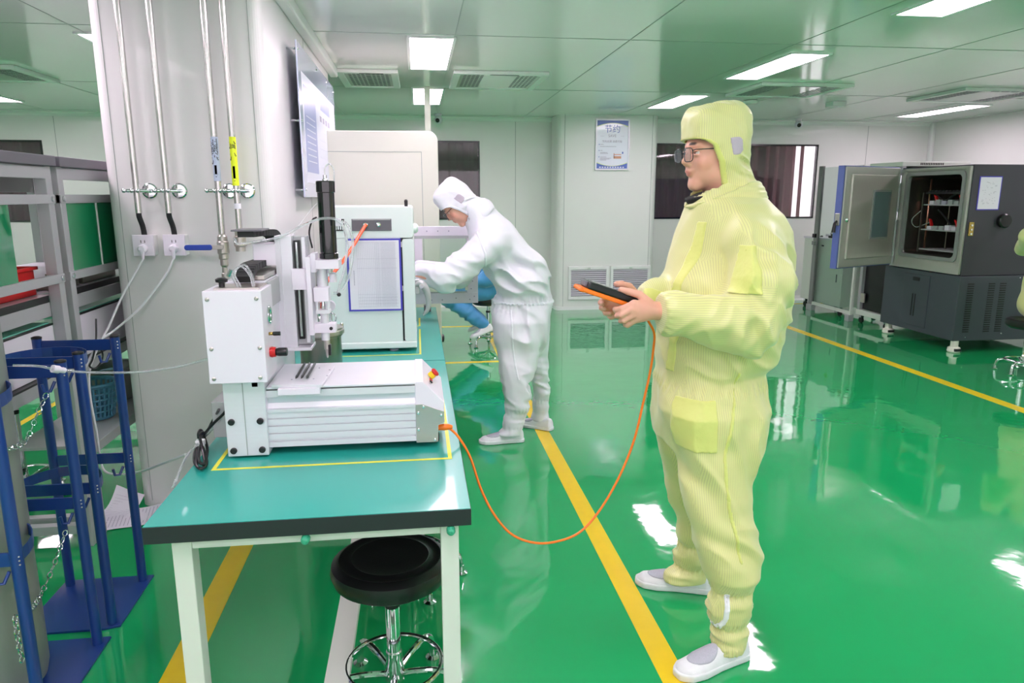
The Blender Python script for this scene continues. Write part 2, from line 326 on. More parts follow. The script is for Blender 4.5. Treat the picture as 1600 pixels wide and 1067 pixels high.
def sdf_obj(name, fn, lo, hi, h, mats, parent, attrs=None, smooth=True):
    lo = np.array(lo, float); hi = np.array(hi, float); C = 4
    n = (np.ceil((hi-lo)/(h*C)).astype(int))*C+1; H = h*C
    cn = (n-1)//C+1
    g = np.stack(np.meshgrid(*[lo[i]+H*np.arange(cn[i]) for i in range(3)], indexing='ij'), -1).reshape(-1, 3)
    Fc = fn(g).reshape(cn); near = np.abs(Fc) < H*2.2
    F = np.kron(Fc, np.ones((C, C, C)))[:n[0], :n[1], :n[2]]; Mk = np.kron(near, np.ones((C, C, C), bool))[:n[0], :n[1], :n[2]]
    pad = Mk.copy()
    for ax in range(3):
        for sft in (C, -C, ): pad |= np.roll(Mk, sft, ax)
    idx = np.argwhere(pad); out = np.empty(len(idx))
    for i in range(0, len(idx), 400000):
        out[i:i+400000] = fn(lo+h*idx[i:i+400000])
    F[pad] = out; F = F.astype(np.float64)
    S = F < 0; nx, ny, nz = n
    c8 = [(i, j, k) for i in (0, 1) for j in (0, 1) for k in (0, 1)]
    cnt = sum(S[i:nx-1+i, j:ny-1+j, k:nz-1+k].astype(np.int8) for i, j, k in c8)
    A = np.argwhere((cnt > 0) & (cnt < 8)); vid = -np.ones((nx-1, ny-1, nz-1), np.int64); vid[A[:, 0], A[:, 1], A[:, 2]] = np.arange(len(A))
    V = {c: F[A[:, 0]+c[0], A[:, 1]+c[1], A[:, 2]+c[2]] for c in c8}
    acc = np.zeros((len(A), 3)); k = np.zeros(len(A))
    for c in c8:
        for ax in range(3):
            if c[ax] == 0:
                e = list(c); e[ax] = 1; a = V[c]; b = V[tuple(e)]; mk = (a < 0) != (b < 0)
                t = np.where(mk, a/np.where(a == b, 1, a-b), 0); p = np.tile(np.array(c, float), (len(A), 1)); p[:, ax] += t
                acc += p*mk[:, None]; k += mk
    co = lo+h*(A+acc/k[:, None]); quads = []
    for ax in range(3):
        o1, o2 = [(1, 2), (2, 0), (0, 1)][ax]; sl0 = [slice(None)]*3; sl1 = [slice(None)]*3; sl0[ax] = slice(0, -1); sl1[ax] = slice(1, None)
        E = S[tuple(sl0)] != S[tuple(sl1)]; I = np.argwhere(E); I = I[(I[:, o1] > 0) & (I[:, o2] > 0) & (I[:, o1] < n[o1]-1) & (I[:, o2] < n[o2]-1)]
        ins = S[I[:, 0], I[:, 1], I[:, 2]]; q = []
        for (a, b) in ((1, 1), (0, 1), (0, 0), (1, 0)):
            J = I.copy(); J[:, o1] -= a; J[:, o2] -= b; q.append(vid[J[:, 0], J[:, 1], J[:, 2]])
        q = np.stack(q, 1); q[~ins] = q[~ins][:, ::-1]; quads.append(q)
    Q = np.concatenate(quads); Q = Q[(Q >= 0).all(1)]
    me = bpy.data.meshes.new(name); off = WL[parent.name] if parent is not None else np.zeros(3)
    me.vertices.add(len(co)); me.vertices.foreach_set('co', (co-off).ravel())
    me.loops.add(len(Q)*4); me.loops.foreach_set('vertex_index', Q.ravel()); me.polygons.add(len(Q)); me.polygons.foreach_set('loop_start', np.arange(len(Q))*4)
    me.update(calc_edges=True); me.validate()
    me.polygons.foreach_set('use_smooth', [smooth]*len(me.polygons))
    for m_ in (mats if isinstance(mats, (list, tuple)) else [mats]): me.materials.append(m_)
    if attrs:
        nrm = np.empty(len(co)*3); me.vertices.foreach_get('normal', nrm); nrm = nrm.reshape(-1, 3)
        for nm, tp, af in attrs:
            val = af(co, nrm)
            if tp == 'c':
                a = me.color_attributes.new(nm, 'FLOAT_COLOR', 'POINT'); a.data.foreach_set('color', np.concatenate([val, np.ones((len(co), 1))], 1).ravel())
            else:
                a = me.attributes.new(nm, 'FLOAT', 'POINT'); a.data.foreach_set('value', val)
    o = bpy.data.objects.new(name, me); COL.objects.link(o); o.parent = parent; WL[o.name] = off
    return o
# ================================================================ THE ROOM
m = MB(); m.box(LEFT, RIGHT, FRONT, BACK, -0.1, 0.0); struct(m, 'floor', M_floor)
m = MB(); m.box(LEFT-.1, RIGHT+.1, FRONT-.1, BACK+.1, CEIL, CEIL+0.08); m.mi = 1
for X in [-6.63+1.15*i for i in range(1, 13)]: m.box(X+.27+6.63-5.75-1.15, X+.27+6.63-5.75-1.15+.006, FRONT, BACK, CEIL-.002, CEIL+.01) if LEFT < X+.27+6.63-5.75-1.15 < RIGHT else None
for i in range(-3, 4): m.box(LEFT, RIGHT, 4.82+2.3*i, 4.82+2.3*i+.007, CEIL-.002, CEIL+.01)
struct(m, 'ceiling', [M_ceil, M_seam])
# back wall with three window openings
WIN = [(-6.0, -4.52, 1.18, 2.165), (-1.2, 0.845, 1.18, 2.2), (3.22, 5.62, 1.175, 2.19)]
m = MB(); xs = [LEFT]+[v for wn in WIN for v in wn[:2]]+[RIGHT]
for i in range(0, len(xs), 2): m.box(xs[i], xs[i+1], BACK, BACK+.08, 0, CEIL)
for x0, x1, z0, z1 in WIN: m.box(x0, x1, BACK, BACK+.08, 0, z0); m.box(x0, x1, BACK, BACK+.08, z1, CEIL)
m.mi = 1
for X in (-3.45, 1.32, 6.35, -4.36): m.box(X, X+.006, BACK-.002, BACK, 0, CEIL)
for X in (-2.3, 0.2): m.box(X, X+.006, BACK-.002, BACK, 2.2, CEIL)
struct(m, 'wall_back', [M_wall, M_seam])
m = MB(); m.box(RIGHT, RIGHT+.08, FRONT, BACK, 0, CEIL); struct(m, 'wall_right', M_wall)
m = MB(); m.box(LEFT-.08, LEFT, FRONT, BACK, 0, CEIL); struct(m, 'wall_left', M_wall)
m = MB(); m.box(LEFT, RIGHT, FRONT-.08, FRONT, 0, .95); m.box(LEFT, RIGHT, FRONT-.08, FRONT, 2.25, CEIL); m.box(LEFT, -3.5, FRONT-.08, FRONT, .95, 2.25); m.box(5.5, RIGHT, FRONT-.08, FRONT, .95, 2.25); struct(m, 'wall_front', M_wall)
m = MB()
for i in range(7): X = -3.5+1.5*i; m.box(X-.02, X+.02, FRONT-.06, FRONT-.02, .95, 2.25)
m.box(-3.5, 5.5, FRONT-.06, FRONT-.02, .95, .99); m.box(-3.5, 5.5, FRONT-.06, FRONT-.02, 2.21, 2.25); struct(m, 'window_4', M_trim)  # unseen window band, added to let fill light in from the camera side
M_wglass = mat('tinted_window_glass', (190, 180, 184), 0.02, trans=0.9, var=0.0); M_wglass.node_tree.nodes['Principled BSDF'].inputs['IOR'].default_value = 1.5
M_curt = mat('maroon_curtain', (120, 72, 78), 0.8, var=0.15, vscale=3)
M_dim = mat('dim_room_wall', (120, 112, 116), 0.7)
M_strip = mat('lit_corridor_strip', (250, 250, 255), 0.5, emit=3)  # emission stands in for the reflection of a lit wall
for k, (x0, x1, z0, z1) in enumerate(WIN):
    f = MB(); t = .022
    for b in ((x0, x1, z0, z0+t), (x0, x1, z1-t, z1), (x0, x0+t, z0+t, z1-t), (x1-t, x1, z0+t, z1-t)): f.box(b[0], b[1], BACK-.012, BACK+.03, b[2], b[3])
    wn = struct(f, 'window_%d' % (k+1), M_gloss)
    g = MB().box(x0+t, x1-t, BACK+.004, BACK+.012, z0+t, z1-t).done('window_glass', M_wglass, wn)
    c = MB(); n = int((x1-x0+1.2)/.03); P1 = []; P2 = []
    for i in range(n+1):
        X = x0-.6+i*.03; P1.append((X, BACK+.55+.035*math.sin(X*38+math.sin(X*7)*1.5)))
    vs = [(p[0], p[1], z) for z in (0.3, 2.5) for p in P1]; c.add(vs, [(i, i+1, i+n+2, i+n+1) for i in range(n)], True)
    tag(c.done('curtain', M_curt), 'maroon pleated curtain behind '+('the dark window at far left', 'the dark window behind the cream cabinet', 'the wide dark window to the right of the wall poster')[k], 'curtain')
m = MB(); m.box(LEFT, RIGHT, BACK+1.5, BACK+1.58, 0, 2.6); m.box(LEFT, RIGHT, BACK+.08, BACK+1.58, 2.5, 2.58); m.box(LEFT, RIGHT, BACK+.08, BACK+1.58, -.05, 0)
m.box(LEFT-.08, LEFT, BACK+.08, BACK+1.58, 0, 2.5); m.box(RIGHT, RIGHT+.08, BACK+.08, BACK+1.58, 0, 2.5); struct(m, 'wall_corridor', M_dim)
m = MB(); m.box(5.43, 5.47, BACK+.2, BACK+.26, .9, 2.35); m.box(5.56, 5.72, BACK+.2, BACK+.26, .9, 2.35)  # glowing strips added to imitate bright reflections in the window
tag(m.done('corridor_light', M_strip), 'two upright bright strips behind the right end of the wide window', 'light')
# clad box on the back wall with two louvred return grilles
def clad(name, x0, x1, y0, y1, r, sx0=None, sx1=None):
    m = MB(); m.prism(rrect(x0, x1, y0, y1, r, 6), 'z', 0, CEIL); m.mi = 1
    for X in (x0+r, x1-r): m.box(X-.0025, X+.0025, y0-.0025, y0+.01, 0.05, CEIL)
    m.mi = 2; m.prism(rrect(x0-.012, x1+.012, y0-.012, y1+.012, r, 6), 'z', 0, .045)
    return struct(m, name, [M_wall, M_seam, M_trim])
clad('wall_box', 1.80, 3.13, 9.17, BACK+.02, .09)
vent_t = None
for k, X in enumerate((1.96, 2.53)):
    cat_l = ('left louvred return air grille low on the white wall box', 'right louvred return air grille low on the white wall box')[k]
    t = thing('air_grille', (X+.27, 9.165, .14), cat_l, 'vent', 'return air grilles')
    f = MB(); a, b, z0, z1 = X, X+.545, .14, .58
    for q in ((a, b, z0, z0+.045), (a, b, z1-.045, z1), (a, a+.035, z0+.045, z1-.045), (b-.035, b, z0+.045, z1-.045)): f.box(q[0], q[1], 9.145, 9.168, q[2], q[3])
    f.done('grille_frame', M_trim, t, .003)
    s_ = MB()
    for i in range(13):
        z = z0+.055+i*.0265; s_.add([(a+.035, 9.166, z+.016), (b-.035, 9.166, z+.016), (b-.035, 9.150, z), (a+.035, 9.150, z), (a+.035, 9.166, z+.018), (b-.035, 9.166, z+.018), (b-.035, 9.150, z+.002), (a+.035, 9.150, z+.002)], [(0, 1, 2, 3), (4, 7, 6, 5), (3, 2, 6, 7), (0, 4, 5, 1)])
    s_.done('louvre', M_alu, t); MB().box(a+.03, b-.03, 9.1675, 9.169, z0+.03, z1-.03).done('grille_recess', M_shelf, t)
    MB().box((a+b)/2-.02, (a+b)/2+.02, 9.14, 9.146, z1-.03, z1-.02).done('latch', M_chrome, t)
# the clad pillar the pipes run down (and its long side behind the work tables)
m = MB(); m.prism(rrect(-1.385, -.66, 3.47, 6.05, .055, 8), 'z', 0, CEIL); m.mi = 1
for X in (-1.33, -.715): m.box(X-.001, X+.001, 3.468, 3.475, 0.03, CEIL)
m.box(-.662, -.6585, 4.72, 4.724, 0.03, CEIL)
struct(m, 'wall_pillar', [M_col, M_seam])
m = MB(); m.prism(rrect(-.662, -.60, 2.43, 2.5, .012, 3), 'y', 3.2, 6.15); m.xf(Matrix.Identity(4)); struct(m, 'trim_1', M_trim)
for k, (x0, x1) in enumerate(((LEFT, 1.80), (3.14, RIGHT))):
    m = MB(); m.prism([(BACK, 0), (BACK-.05, 0), (BACK-.02, .02), (BACK-.006, .06), (BACK, .06)], 'x', x0, x1); struct(m, 'baseboard_back' if k == 0 else 'baseboard_back_right', M_trim)
m = MB(); m.prism([(BACK, CEIL), (BACK-.05, CEIL), (BACK-.02, CEIL-.02), (BACK-.006, CEIL-.05), (BACK, CEIL-.05)], 'x', LEFT, RIGHT); struct(m, 'trim_2', M_ceil)
m = MB(); m.prism(rrect(RIGHT-.06, RIGHT+.02, BACK-.06, BACK+.02, .03, 5), 'z', 0, CEIL); struct(m, 'trim_3', M_trim)
# floor marking tape
def tape(x0, x1, y0, y1, name, label, g='floor marking lines'):
    return top(MB().box(x0, x1, y0, y1, 0, .0012), name, M_yel, label, 'marking', g)
tape(.725, .81, 1.0, 9.1, 'floor_line', 'yellow floor line running under the feet of both standing people')
tape(-.845, -.75, .9, 3.4, 'floor_line', 'yellow floor line seen under the near work table')
tape(4.18, 4.28, .5, BACK-.5, 'floor_line', 'yellow floor line along the aisle before the charcoal test chamber')
tape(-2.705, -2.655, .5, 9.2, 'floor_line', 'yellow floor line at far left beyond the aluminium bench')
tape(-.6, .725, 6.30, 6.36, 'floor_line', 'yellow cross line on the floor nearest the white suited person')
tape(-.6, .725, 8.12, 8.18, 'floor_line', 'yellow cross line on the floor behind the blue suited person')
tape(4.28, 7.2, 9.25, 9.31, 'floor_line', 'yellow floor line near the back wall beside the white cart')
# ceiling light panels
def light(x, y0, y1, label, lx=.28):
    t = thing('ceiling_light', (x, (y0+y1)/2, CEIL), label, 'light', 'ceiling light panels'); f = MB(); a, b = x-lx/2, x+lx/2
    for q in ((a-.02, a, y0-.02, y1+.02), (b, b+.02, y0-.02, y1+.02), (a, b, y0-.02, y0), (a, b, y1, y1+.02)): f.box(q[0], q[1], q[2], q[3], CEIL-.012, CEIL-.0005)
    f.done('light_frame', M_trim, t); MB().box(a, b, y0, y1, CEIL-.008, CEIL-.001).done('diffuser', M_panel, t)
G = 'lit ceiling panel '
light(.125, 4.89, 6.05, G+'above the white oven, nearer of the two over the work tables'); light(.14, 7.13, 8.3, G+'above the cream cabinet, touching the slim white pole')
light(2.84, 2.75, 3.95, G+'at the top edge of the picture, nearest on the right'); light(2.84, 5.08, 6.2, G+'above and right of the yellow hood, beside the slatted ceiling unit'); light(2.84, 7.27, 8.33, G+'just left of the yellow hood')
light(6.35, 7.65, 8.85, G+'over the charcoal test chamber near the right wall'); light(-1.93, 5.04, 6.2, G+'just left of the pillar, cut off by it'); light(-4.33, 7.5, 8.64, G+'at the far left above the dark window')
for (x, y) in ((.13, 2.65), (.13, .3), (.13, -1.9), (2.84, .4), (2.84, -1.9), (-1.93, 2.7), (-1.93, .3), (-4.33, 2.9), (-4.33, .3), (-4.33, 5.2), (6.35, 3.0), (6.35, .6), (6.35, 5.3), (6.35, -1.8), (-1.93, -1.9)): light(x, y, y+1.15, G+'out of the picture over the near part of the room')
# ceiling air units
def cassette(x0, x1, y0, y1, label):
    t = thing('ceiling_air_unit', ((x0+x1)/2, (y0+y1)/2, CEIL), label, 'air conditioner', 'ceiling air units')
    f = MB(); z = CEIL-.03
    for q in ((x0, x1, y0, y0+.06), (x0, x1, y1-.06, y1), (x0, x0+.06, y0+.06, y1-.06), (x1-.06, x1, y0+.06, y1-.06)): f.box(q[0], q[1], q[2], q[3], z, CEIL-.0005)
    f.done('unit_frame', M_trim, t, .006); MB().box(x0+.06, x1-.06, y0+.06, y1-.06, z+.008, CEIL-.001).done('face_plate', M_ceil, t)
    s_ = MB(); w_ = (x1-x0)
    for sx in (x0+.09, x1-.25):
        for i in range(5):
            for j in range(8): s_.box(sx+i*.036, sx+i*.036+.022, y0+.1+j*.085, y0+.1+j*.085+.05, z+.006, z+.012)
    for j in range(4): s_.box(x0+.3+j*(w_-.62)/3.2, x0+.3+j*(w_-.62)/3.2+.08, y0+.02, y0+.045, z-.002, z+.002)
    s_.done('grille_pattern', M_shelf, t)
cassette(.33, 1.12, 6.10, 6.98, 'slatted ceiling air unit above the white suited person'); cassette(3.12, 4.02, 6.38, 7.17, 'slatted ceiling air unit right of the yellow hood')
cassette(5.2, 6.15, 6.45, 7.3, 'slatted ceiling air unit at the right edge above the test chamber'); cassette(-3.95, -3.08, 6.3, 7.05, 'slatted ceiling air unit at the left edge of the picture')
cassette(-.62, -.12, 6.15, 7.0, 'slatted ceiling air unit half hidden behind the pillar')
def cctv(x, y, label):
    t = thing('security_camera', (x, y, CEIL), label, 'camera', 'security cameras'); MB().lathe([(.045, CEIL-.001), (.045, CEIL-.02), (.03, CEIL-.035)], (x, y, 0)).done('camera_base', M_white, t)
    MB().sph((x, y-.02, CEIL-.075), .052, 20).done('camera_housing', M_white, t); MB().sph((x-.012, y-.055, CEIL-.085), .028, 16).done('lens', M_gloss, t)
cctv(.30, 9.3, 'small white dome camera on the ceiling above the cream cabinet'); cctv(5.12, 9.35, 'small white dome camera on the ceiling right of the yellow hood')
top(MB().lathe([(.06, 0), (.075, .012), (.075, .03), (.05, .035)], (3.6, 7.6, CEIL-.036), 24), 'smoke_detector', M_trim, 'round smoke detector on the ceiling just right of the yellow hood', 'detector')
top(MB().box(4.52, 4.68, 7.55, 7.7, CEIL-.05, CEIL-.001), 'ceiling_sensor_box', M_trim, 'small white box on the ceiling behind the slatted unit', 'box', bevel=.005)
# framed wall poster
t = thing('wall_poster', (2.505, 9.16, 1.835), 'framed white and blue poster reading 节约 SAVE on the wall box', 'poster')
x0, x1, z0, z1, yp = 2.30, 2.715, 1.83, 2.435, 9.158
f = MB()
for q in ((x0-.014, x1+.014, z0-.014, z0), (x0-.014, x1+.014, z1, z1+.014), (x0-.014, x0, z0, z1), (x1, x1+.014, z0, z1)): f.box(q[0], q[1], yp-.014, 9.169, q[2], q[3])
f.done('poster_frame', M_alu, t); MB().box(x0, x1, yp-.002, 9.168, z0, z1).done('poster_sheet', M_sign, t)
def arc(za, zb, zc, zd, y, flip, n=16):
    """coloured band between a straight and a bowed edge"""
    vs = []
    for i in range(n+1):
        u = i/n; bow = 4*u*(1-u); X = x0+.006+(x1-x0-.012)*u; vs += [(X, y, za), (X, y, zb+(zc-zb)*bow+(zd if u > .5 else 0)*0)]
    return vs, [(2*i, 2*i+2, 2*i+3, 2*i+1) for i in range(n)]
b = MB(); b.mi = 0; b.add(*arc(z1-.006, z1-.075, z1-.035, 0, yp-.004, 0)); b.add(*arc(z0+.006, z0+.075, z0+.035, 0, yp-.004, 0)); b.mi = 1
b.add(*arc(z1-.02, z1-.085, z1-.040, 0, yp-.003, 0)); b.add(*arc(z0+.02, z0+.085, z0+.040, 0, yp-.003, 0)); b.done('poster_band', [M_sblue, M_slime], t)
b = MB(); cx = (x0+x1)/2; write(b, '节约', .105, MY((cx-.003, yp-.004, z1-.115))); b.mi = 1; write(b, 'SAVE', .048, MY((cx-.003, yp-.004, z1-.195)))
b.box(x0+.05, x0+.10, yp-.0035, yp-.003, z1-.197, z1-.195); b.box(x1-.10, x1-.05, yp-.0035, yp-.003, z1-.197, z1-.195)
write(b, '节约光荣 浪费可耻', .032, MY((cx-.003, yp-.004, z1-.265)))
random.seed(3)
for (zz, wds) in ((.30, .04), (.325, .2), (.375, .03), (.40, .09), (.412, .1), (.455, .08), (.47, .14), (.482, .12), (.494, .08)):
    X = x0+.05
    while X < x0+.05+wds: b.box(X, X+.008, yp-.0035, yp-.003, z1-zz-.003, z1-zz+.003); X += .0105
b.mi = 0
for zz in (.30, .375, .455): b.lathe([(.006, yp-.004), (.006, yp-.003)], (x0+.035, 0, z1-zz), 10, 'y')
b.mi = 2
for i in range(10): b.box(x0+.04+i*.034, x0+.04+i*.034+.022, yp-.005, yp-.0045, z0+.014, z0+.028)
b.mi = 3; b.box(cx+.02, cx+.12, yp-.0035, yp-.003, z0+.13, z0+.16); b.box(cx+.02, cx+.12, yp-.0035, yp-.003, z0+.175, z0+.185); b.box(cx+.02, cx+.03, yp-.0035, yp-.003, z0+.13, z0+.195)
b.mi = 0; b.box(cx+.13, cx+.147, yp-.0035, yp-.003, z0+.19, z0+.215)
b.done('poster_print', [M_sblue, M_print, M_sign, M_stan], t)
# acrylic notice board on stand-off pins on the pillar's side
t = thing('notice_board', (-.62, 4.9, 1.47), 'large clear edged notice board on pins on the side of the pillar', 'board')
xb = -.60; ya, yb2, za, zb = 4.06, 5.78, 1.49, 2.30
M_bsheet = mat('board_sheet', (206, 212, 236), 0.12, coat=0.6, var=0.01)
MB().box(xb-.008, xb, ya, yb2, za, zb).done('board_sheet', M_bsheet, t, .002)
b = MB(); e = xb+.0006
b.mi = 0; b.box(xb, e, ya+.1, yb2-.06, za+.08, zb-.14); b.mi = 1; b.box(e, e+.0004, ya+.14, ya+.62, za+.14, zb-.2); b.box(e, e+.0004, ya+.85, ya+1.35, zb-.26, zb-.19)
b.mi = 2
for i in range(4): b.box(e, e+.0005, ya+.80+i*.14, ya+.80+i*.14+.09, zb-.335, zb-.30)
b.mi = 3; random.seed(5)
for i in range(7):
    z = zb-.40-i*.055; Y = ya+.75
    while Y < ya+(1.45 if i % 3 else 1.15): b.box(e, e+.0005, Y, Y+.03, z, z+.008); Y += .036
for i in range(8): b.box(e+.0004, e+.0008, ya+.2, ya+.56, za+.2+i*.035, za+.206+i*.035)
b.done('board_print', [M_plight, M_pblue, M_print, M_plight], t)
for (y, z) in ((ya+.03, za+.04), (ya+.03, (za+zb)/2), (ya+.03, zb-.04), (yb2-.04, zb-.04), (yb2-.04, za+.35), (ya+.75, zb-.03), (ya+1.25, zb-.03), (ya+.75, za+.03)):
    MB().cyl((-.658, y, z), (xb+.006, y, z), .006, seg=12).done('stand_off_pin', M_chrome, t)
# slim pole by the cream cabinet
top(MB().box(.10, .155, 7.04, 7.10, 0, CEIL-.002), 'support_pole', M_cream, 'slim square cream pole rising from behind the cream cabinet to the ceiling', 'pole')
# ================================================================ WORK TABLES
def work_table(y0, y1, label):
    x0, x1 = -.65, .112
    t = thing('work_table', ((x0+x1)/2, (y0+y1)/2, 0), label, 'table', 'work tables in a row along the pillar')
    MB().box(x0, x1, y0, y1, .706, .7485).done('edge_band', M_edge, t, .001)
    MB().box(x0+.0015, x1-.0015, y0+.0015, y1-.0015, .7485, .75).done('laminate_top', M_teal, t)
    for X in (x0+.05, x1-.075):
        for Y in (y0+.03, y1-.075): MB().box(X, X+.045, Y, Y+.05, .012, .7055).done('leg', M_legw, t, .002); MB().cyl((X+.022, Y+.025, 0), (X+.022, Y+.025, .012), .018).done('levelling_foot', M_blackm, t)
    for Y in (y0+.03, y1-.065): MB().box(x0+.095, x1-.075, Y+.004, Y+.035, .672, .7055).done('apron', M_legw, t, .002)
    for X in (x0+.05, x1-.065): MB().box(X+.004, X+.031, y0+.08, y1-.075, .672, .7055).done('apron', M_legw, t, .002)
    MB().box(-.305, -.235, y0+.08, y1-.08, .085, .115).done('stretcher', M_legw, t, .002)
    for Y in (y0+.03, y1-.065): MB().box(x0+.095, x1-.075, Y+.004, Y+.031, .085, .12).done('cross_bar', M_legw, t, .002)
    return t
tb = work_table(1.615, 3.222, 'teal topped work table with black edge, nearest the camera')
for X in (at(475, 839, Y=1.6)[0], at(705, 829, Y=1.6)[0]):
    MB().lathe([(.011, 1.625), (.011, 1.612), (.0085, 1.606), (.004, 1.604)], (X, 0, .694), 20, 'y').done('plastic_cap', M_gcap, tb)
work_table(3.228, 4.835, 'teal topped work table carrying the white oven, second in the row')
def ttape(rects, label):
    m = MB()
    for r in rects: m.box(r[0], r[1], r[2], r[3], .7501, .7508)
    return top(m, 'table_tape', M_yelt, label, 'marking', 'yellow tape on the tables')
ttape([(-.588, .082, 1.955, 1.966), (-.588, -.577, 1.966, 2.58), (.071, .082, 1.966, 2.58), (-.577, .071, 2.57, 2.58)], 'yellow tape rectangle on the near table around the dispensing robot')
ttape([(-.45, .003, 3.36, 3.371), (-.006, .003, 3.371, 4.02)], 'yellow tape corner on the table around the white oven')
ttape([(-.006, .003, 4.12, 4.4), (-.05, -.006, 4.12, 4.13)], 'short yellow tape strip on the table behind the oven handle')
# ================================================================ DISPENSING ROBOT
R = thing('dispensing_robot', (-.25, 2.2, .75), 'white and aluminium benchtop dispensing robot with a tall black cylinder', 'machine')
yf = 2.055; prof = [(2.36, .775)]
for z, d in ((.775, 0), (.79, 0), (.79, .007), (.797, .007), (.797, 0), (.815, 0), (.815, .006), (.819, .006), (.819, 0), (.838, 0), (.838, .006), (.842, .006), (.842, 0), (.860, 0), (.860, .006), (.864, .006), (.864, 0), (.882, 0), (.882, -.004), (.890, -.004), (.890, .012), (.905, .016), (.925, .012), (.925, .004), (.946, .004)): prof.append((yf+d, z))
prof.append((2.36, .946)); MB().prism(prof, 'x', -.447, -.02).done('base_extrusion', M_alu, R)
MB().box(-.446, -.018, yf+.012, 2.35, .946, .950).done('gap_strip', M_blackm, R)
MB().box(-.446, -.018, yf+.002, 2.352, .950, .956).done('slide_cover', M_alu, R, .001)
for X in (-.43, -.12, -.05): MB().cyl((X, 2.12, .763), (X, 2.12, .775), .022).done('rubber_foot', M_blackm, R); MB().cyl((X, 2.3, .751), (X, 2.3, .775), .022).done('rubber_foot', M_blackm, R)
for X in (-.53, .03): MB().cyl((X, 2.12, .7515), (X, 2.12, .775), .02).done('rubber_foot', M_blackm, R)
cap = MB().prism([(-.02, .768), (-.02, .958), (.004, .958), (.066, .892), (.066, .828), (.047, .820), (.045, .768)], 'y', yf+.003, 2.36).done('end_cap', M_white, R, .002)
MB().prism([(-.019, .769), (-.019, .888), (.0, .888), (.0655, .862), (.0655, .829), (.046, .821), (.044, .769)], 'y', yf, yf+.0035).done('steel_cheek', M_steel, R)
for (X, Z) in ((-.012, .862), (-.012, .81), (.004, .88), (.056, .852), (.036, .776)): MB().lathe([(.0045, yf+.001), (.0045, yf-.002), (.003, yf-.003)], (X, 0, Z), 12, 'y').done('screw', M_chrome, R)
n = np.array([.073, 0, .062]); n /= np.linalg.norm(n); pc = np.array([.028, 2.20, .9365])
es = MB().cyl(pc, pc+n*.014, .012).done('estop_collar', M_yplas, R); MB().tube([pc+n*.014, pc+n*.018, pc+n*.024, pc+n*.027], [.008, .014, .014, .010], 20).done('estop_button', M_red, R)
for d in (.028, .05): MB().cyl(pc+np.array([.0, -d-.02, 0]), pc+np.array([0, -d-.02, 0])+n*.004, .006).done('indicator', M_red if d < .03 else M_black, R)
# column and gantry
cp = [(2.04, .757), (2.04, .985), (2.16, .985), (2.16, 1.255), (2.56, 1.255), (2.56, .757)]
MB().prism(cp, 'x', -.562, -.447).done('column', M_alu, R, .002)
for (X, Z) in ((-.545, .862), (-.465, .862), (-.545, .775), (-.465, .775)): MB().lathe([(.0095, 2.041), (.0095, 2.035), (.007, 2.0335)], (X, 0, Z), 16, 'y').done('bolt_cap', M_black, R)
for Z in (.81, ): MB().box(-.508, -.506, 2.0385, 2.04, .76, .985).done('groove', M_seam, R)
MB().box(-.62, -.563, 2.12, 2.5, .79, .90).done('side_plate', M_alud, R, .002)
MB().box(-.585, -.430, 2.005, 2.15, .985, 1.245).done('control_box', M_white, R, .002)
for (X, Z) in ((-.572, 1.223), (-.443, 1.223), (-.572, 1.085), (-.443, 1.085), (-.572, 1.0), (-.448, 1.0)): MB().lathe([(.0055, 2.006), (.0055, 2.002), (.003, 2.0)], (X, 0, Z), 12, 'y').done('screw', M_steel, R)
MB().lathe([(.014, -.430), (.016, -.424), (.014, -.414), (.0, -.414)], (0, 2.07, 1.058), 20, 'x').done('knob_collar', M_red, R)
MB().lathe([(.010, -.414), (.0125, -.405), (.0125, -.385), (.011, -.382)], (0, 2.07, 1.058), 20, 'x').done('control_knob', M_black, R)
MB().lathe([(.005, -.430), (.005, -.418)], (0, 2.07, 1.112), 12, 'x').done('switch_collar', M_brass, R); MB().lathe([(.006, -.418), (.006, -.398)], (0, 2.07, 1.112), 14, 'x').done('toggle', M_black, R)
MB().tube([(-.427, 2.08+.016*math.cos(a), 1.165+.024*math.sin(a)) for a in np.linspace(0, 6.2832, 20)[:-1]], .004, 8, True).done('hose_ring', M_chrome, R)
MB().lathe([(.008, 1.245), (.008, 1.262), (.016, 1.264), (.017, 1.272), (.010, 1.276)], (-.545, 2.06, 0), 18).done('relief_valve', M_black, R)
MB().box(-.56, -.44, 2.03, 2.14, 1.2452, 1.250).done('top_bracket', M_steel, R)
for k in range(2):
    a = curve([(-.50+.008*k, 2.05, 1.25), (-.515+.006*k, 2.06, 1.285+.004*k), (-.495+.01*k, 2.08, 1.305+.004*(k % 3)), (-.47+.006*k, 2.07, 1.28), (-.462+.004*k, 2.06, 1.25)], 6)
    MB().tube(a, .0028, 8).done('air_tube', M_tube, R)
MB().box(-.535, -.45, 2.16, 2.72, 1.256, 1.27).done('gantry_rail', M_steel, R, .002)
MB().box(-.455, -.44, 2.16, 2.6, 1.17, 1.25).done('gantry_cover', M_alud, R, .002)
ch = curve([(-.50, 2.13, 1.262), (-.50, 2.2, 1.290), (-.50, 2.4, 1.290), (-.498, 2.53, 1.30), (-.49, 2.56, 1.345), (-.49, 2.5, 1.375), (-.50, 2.4, 1.383), (-.52, 2.27, 1.385)], 5)
c = MB()
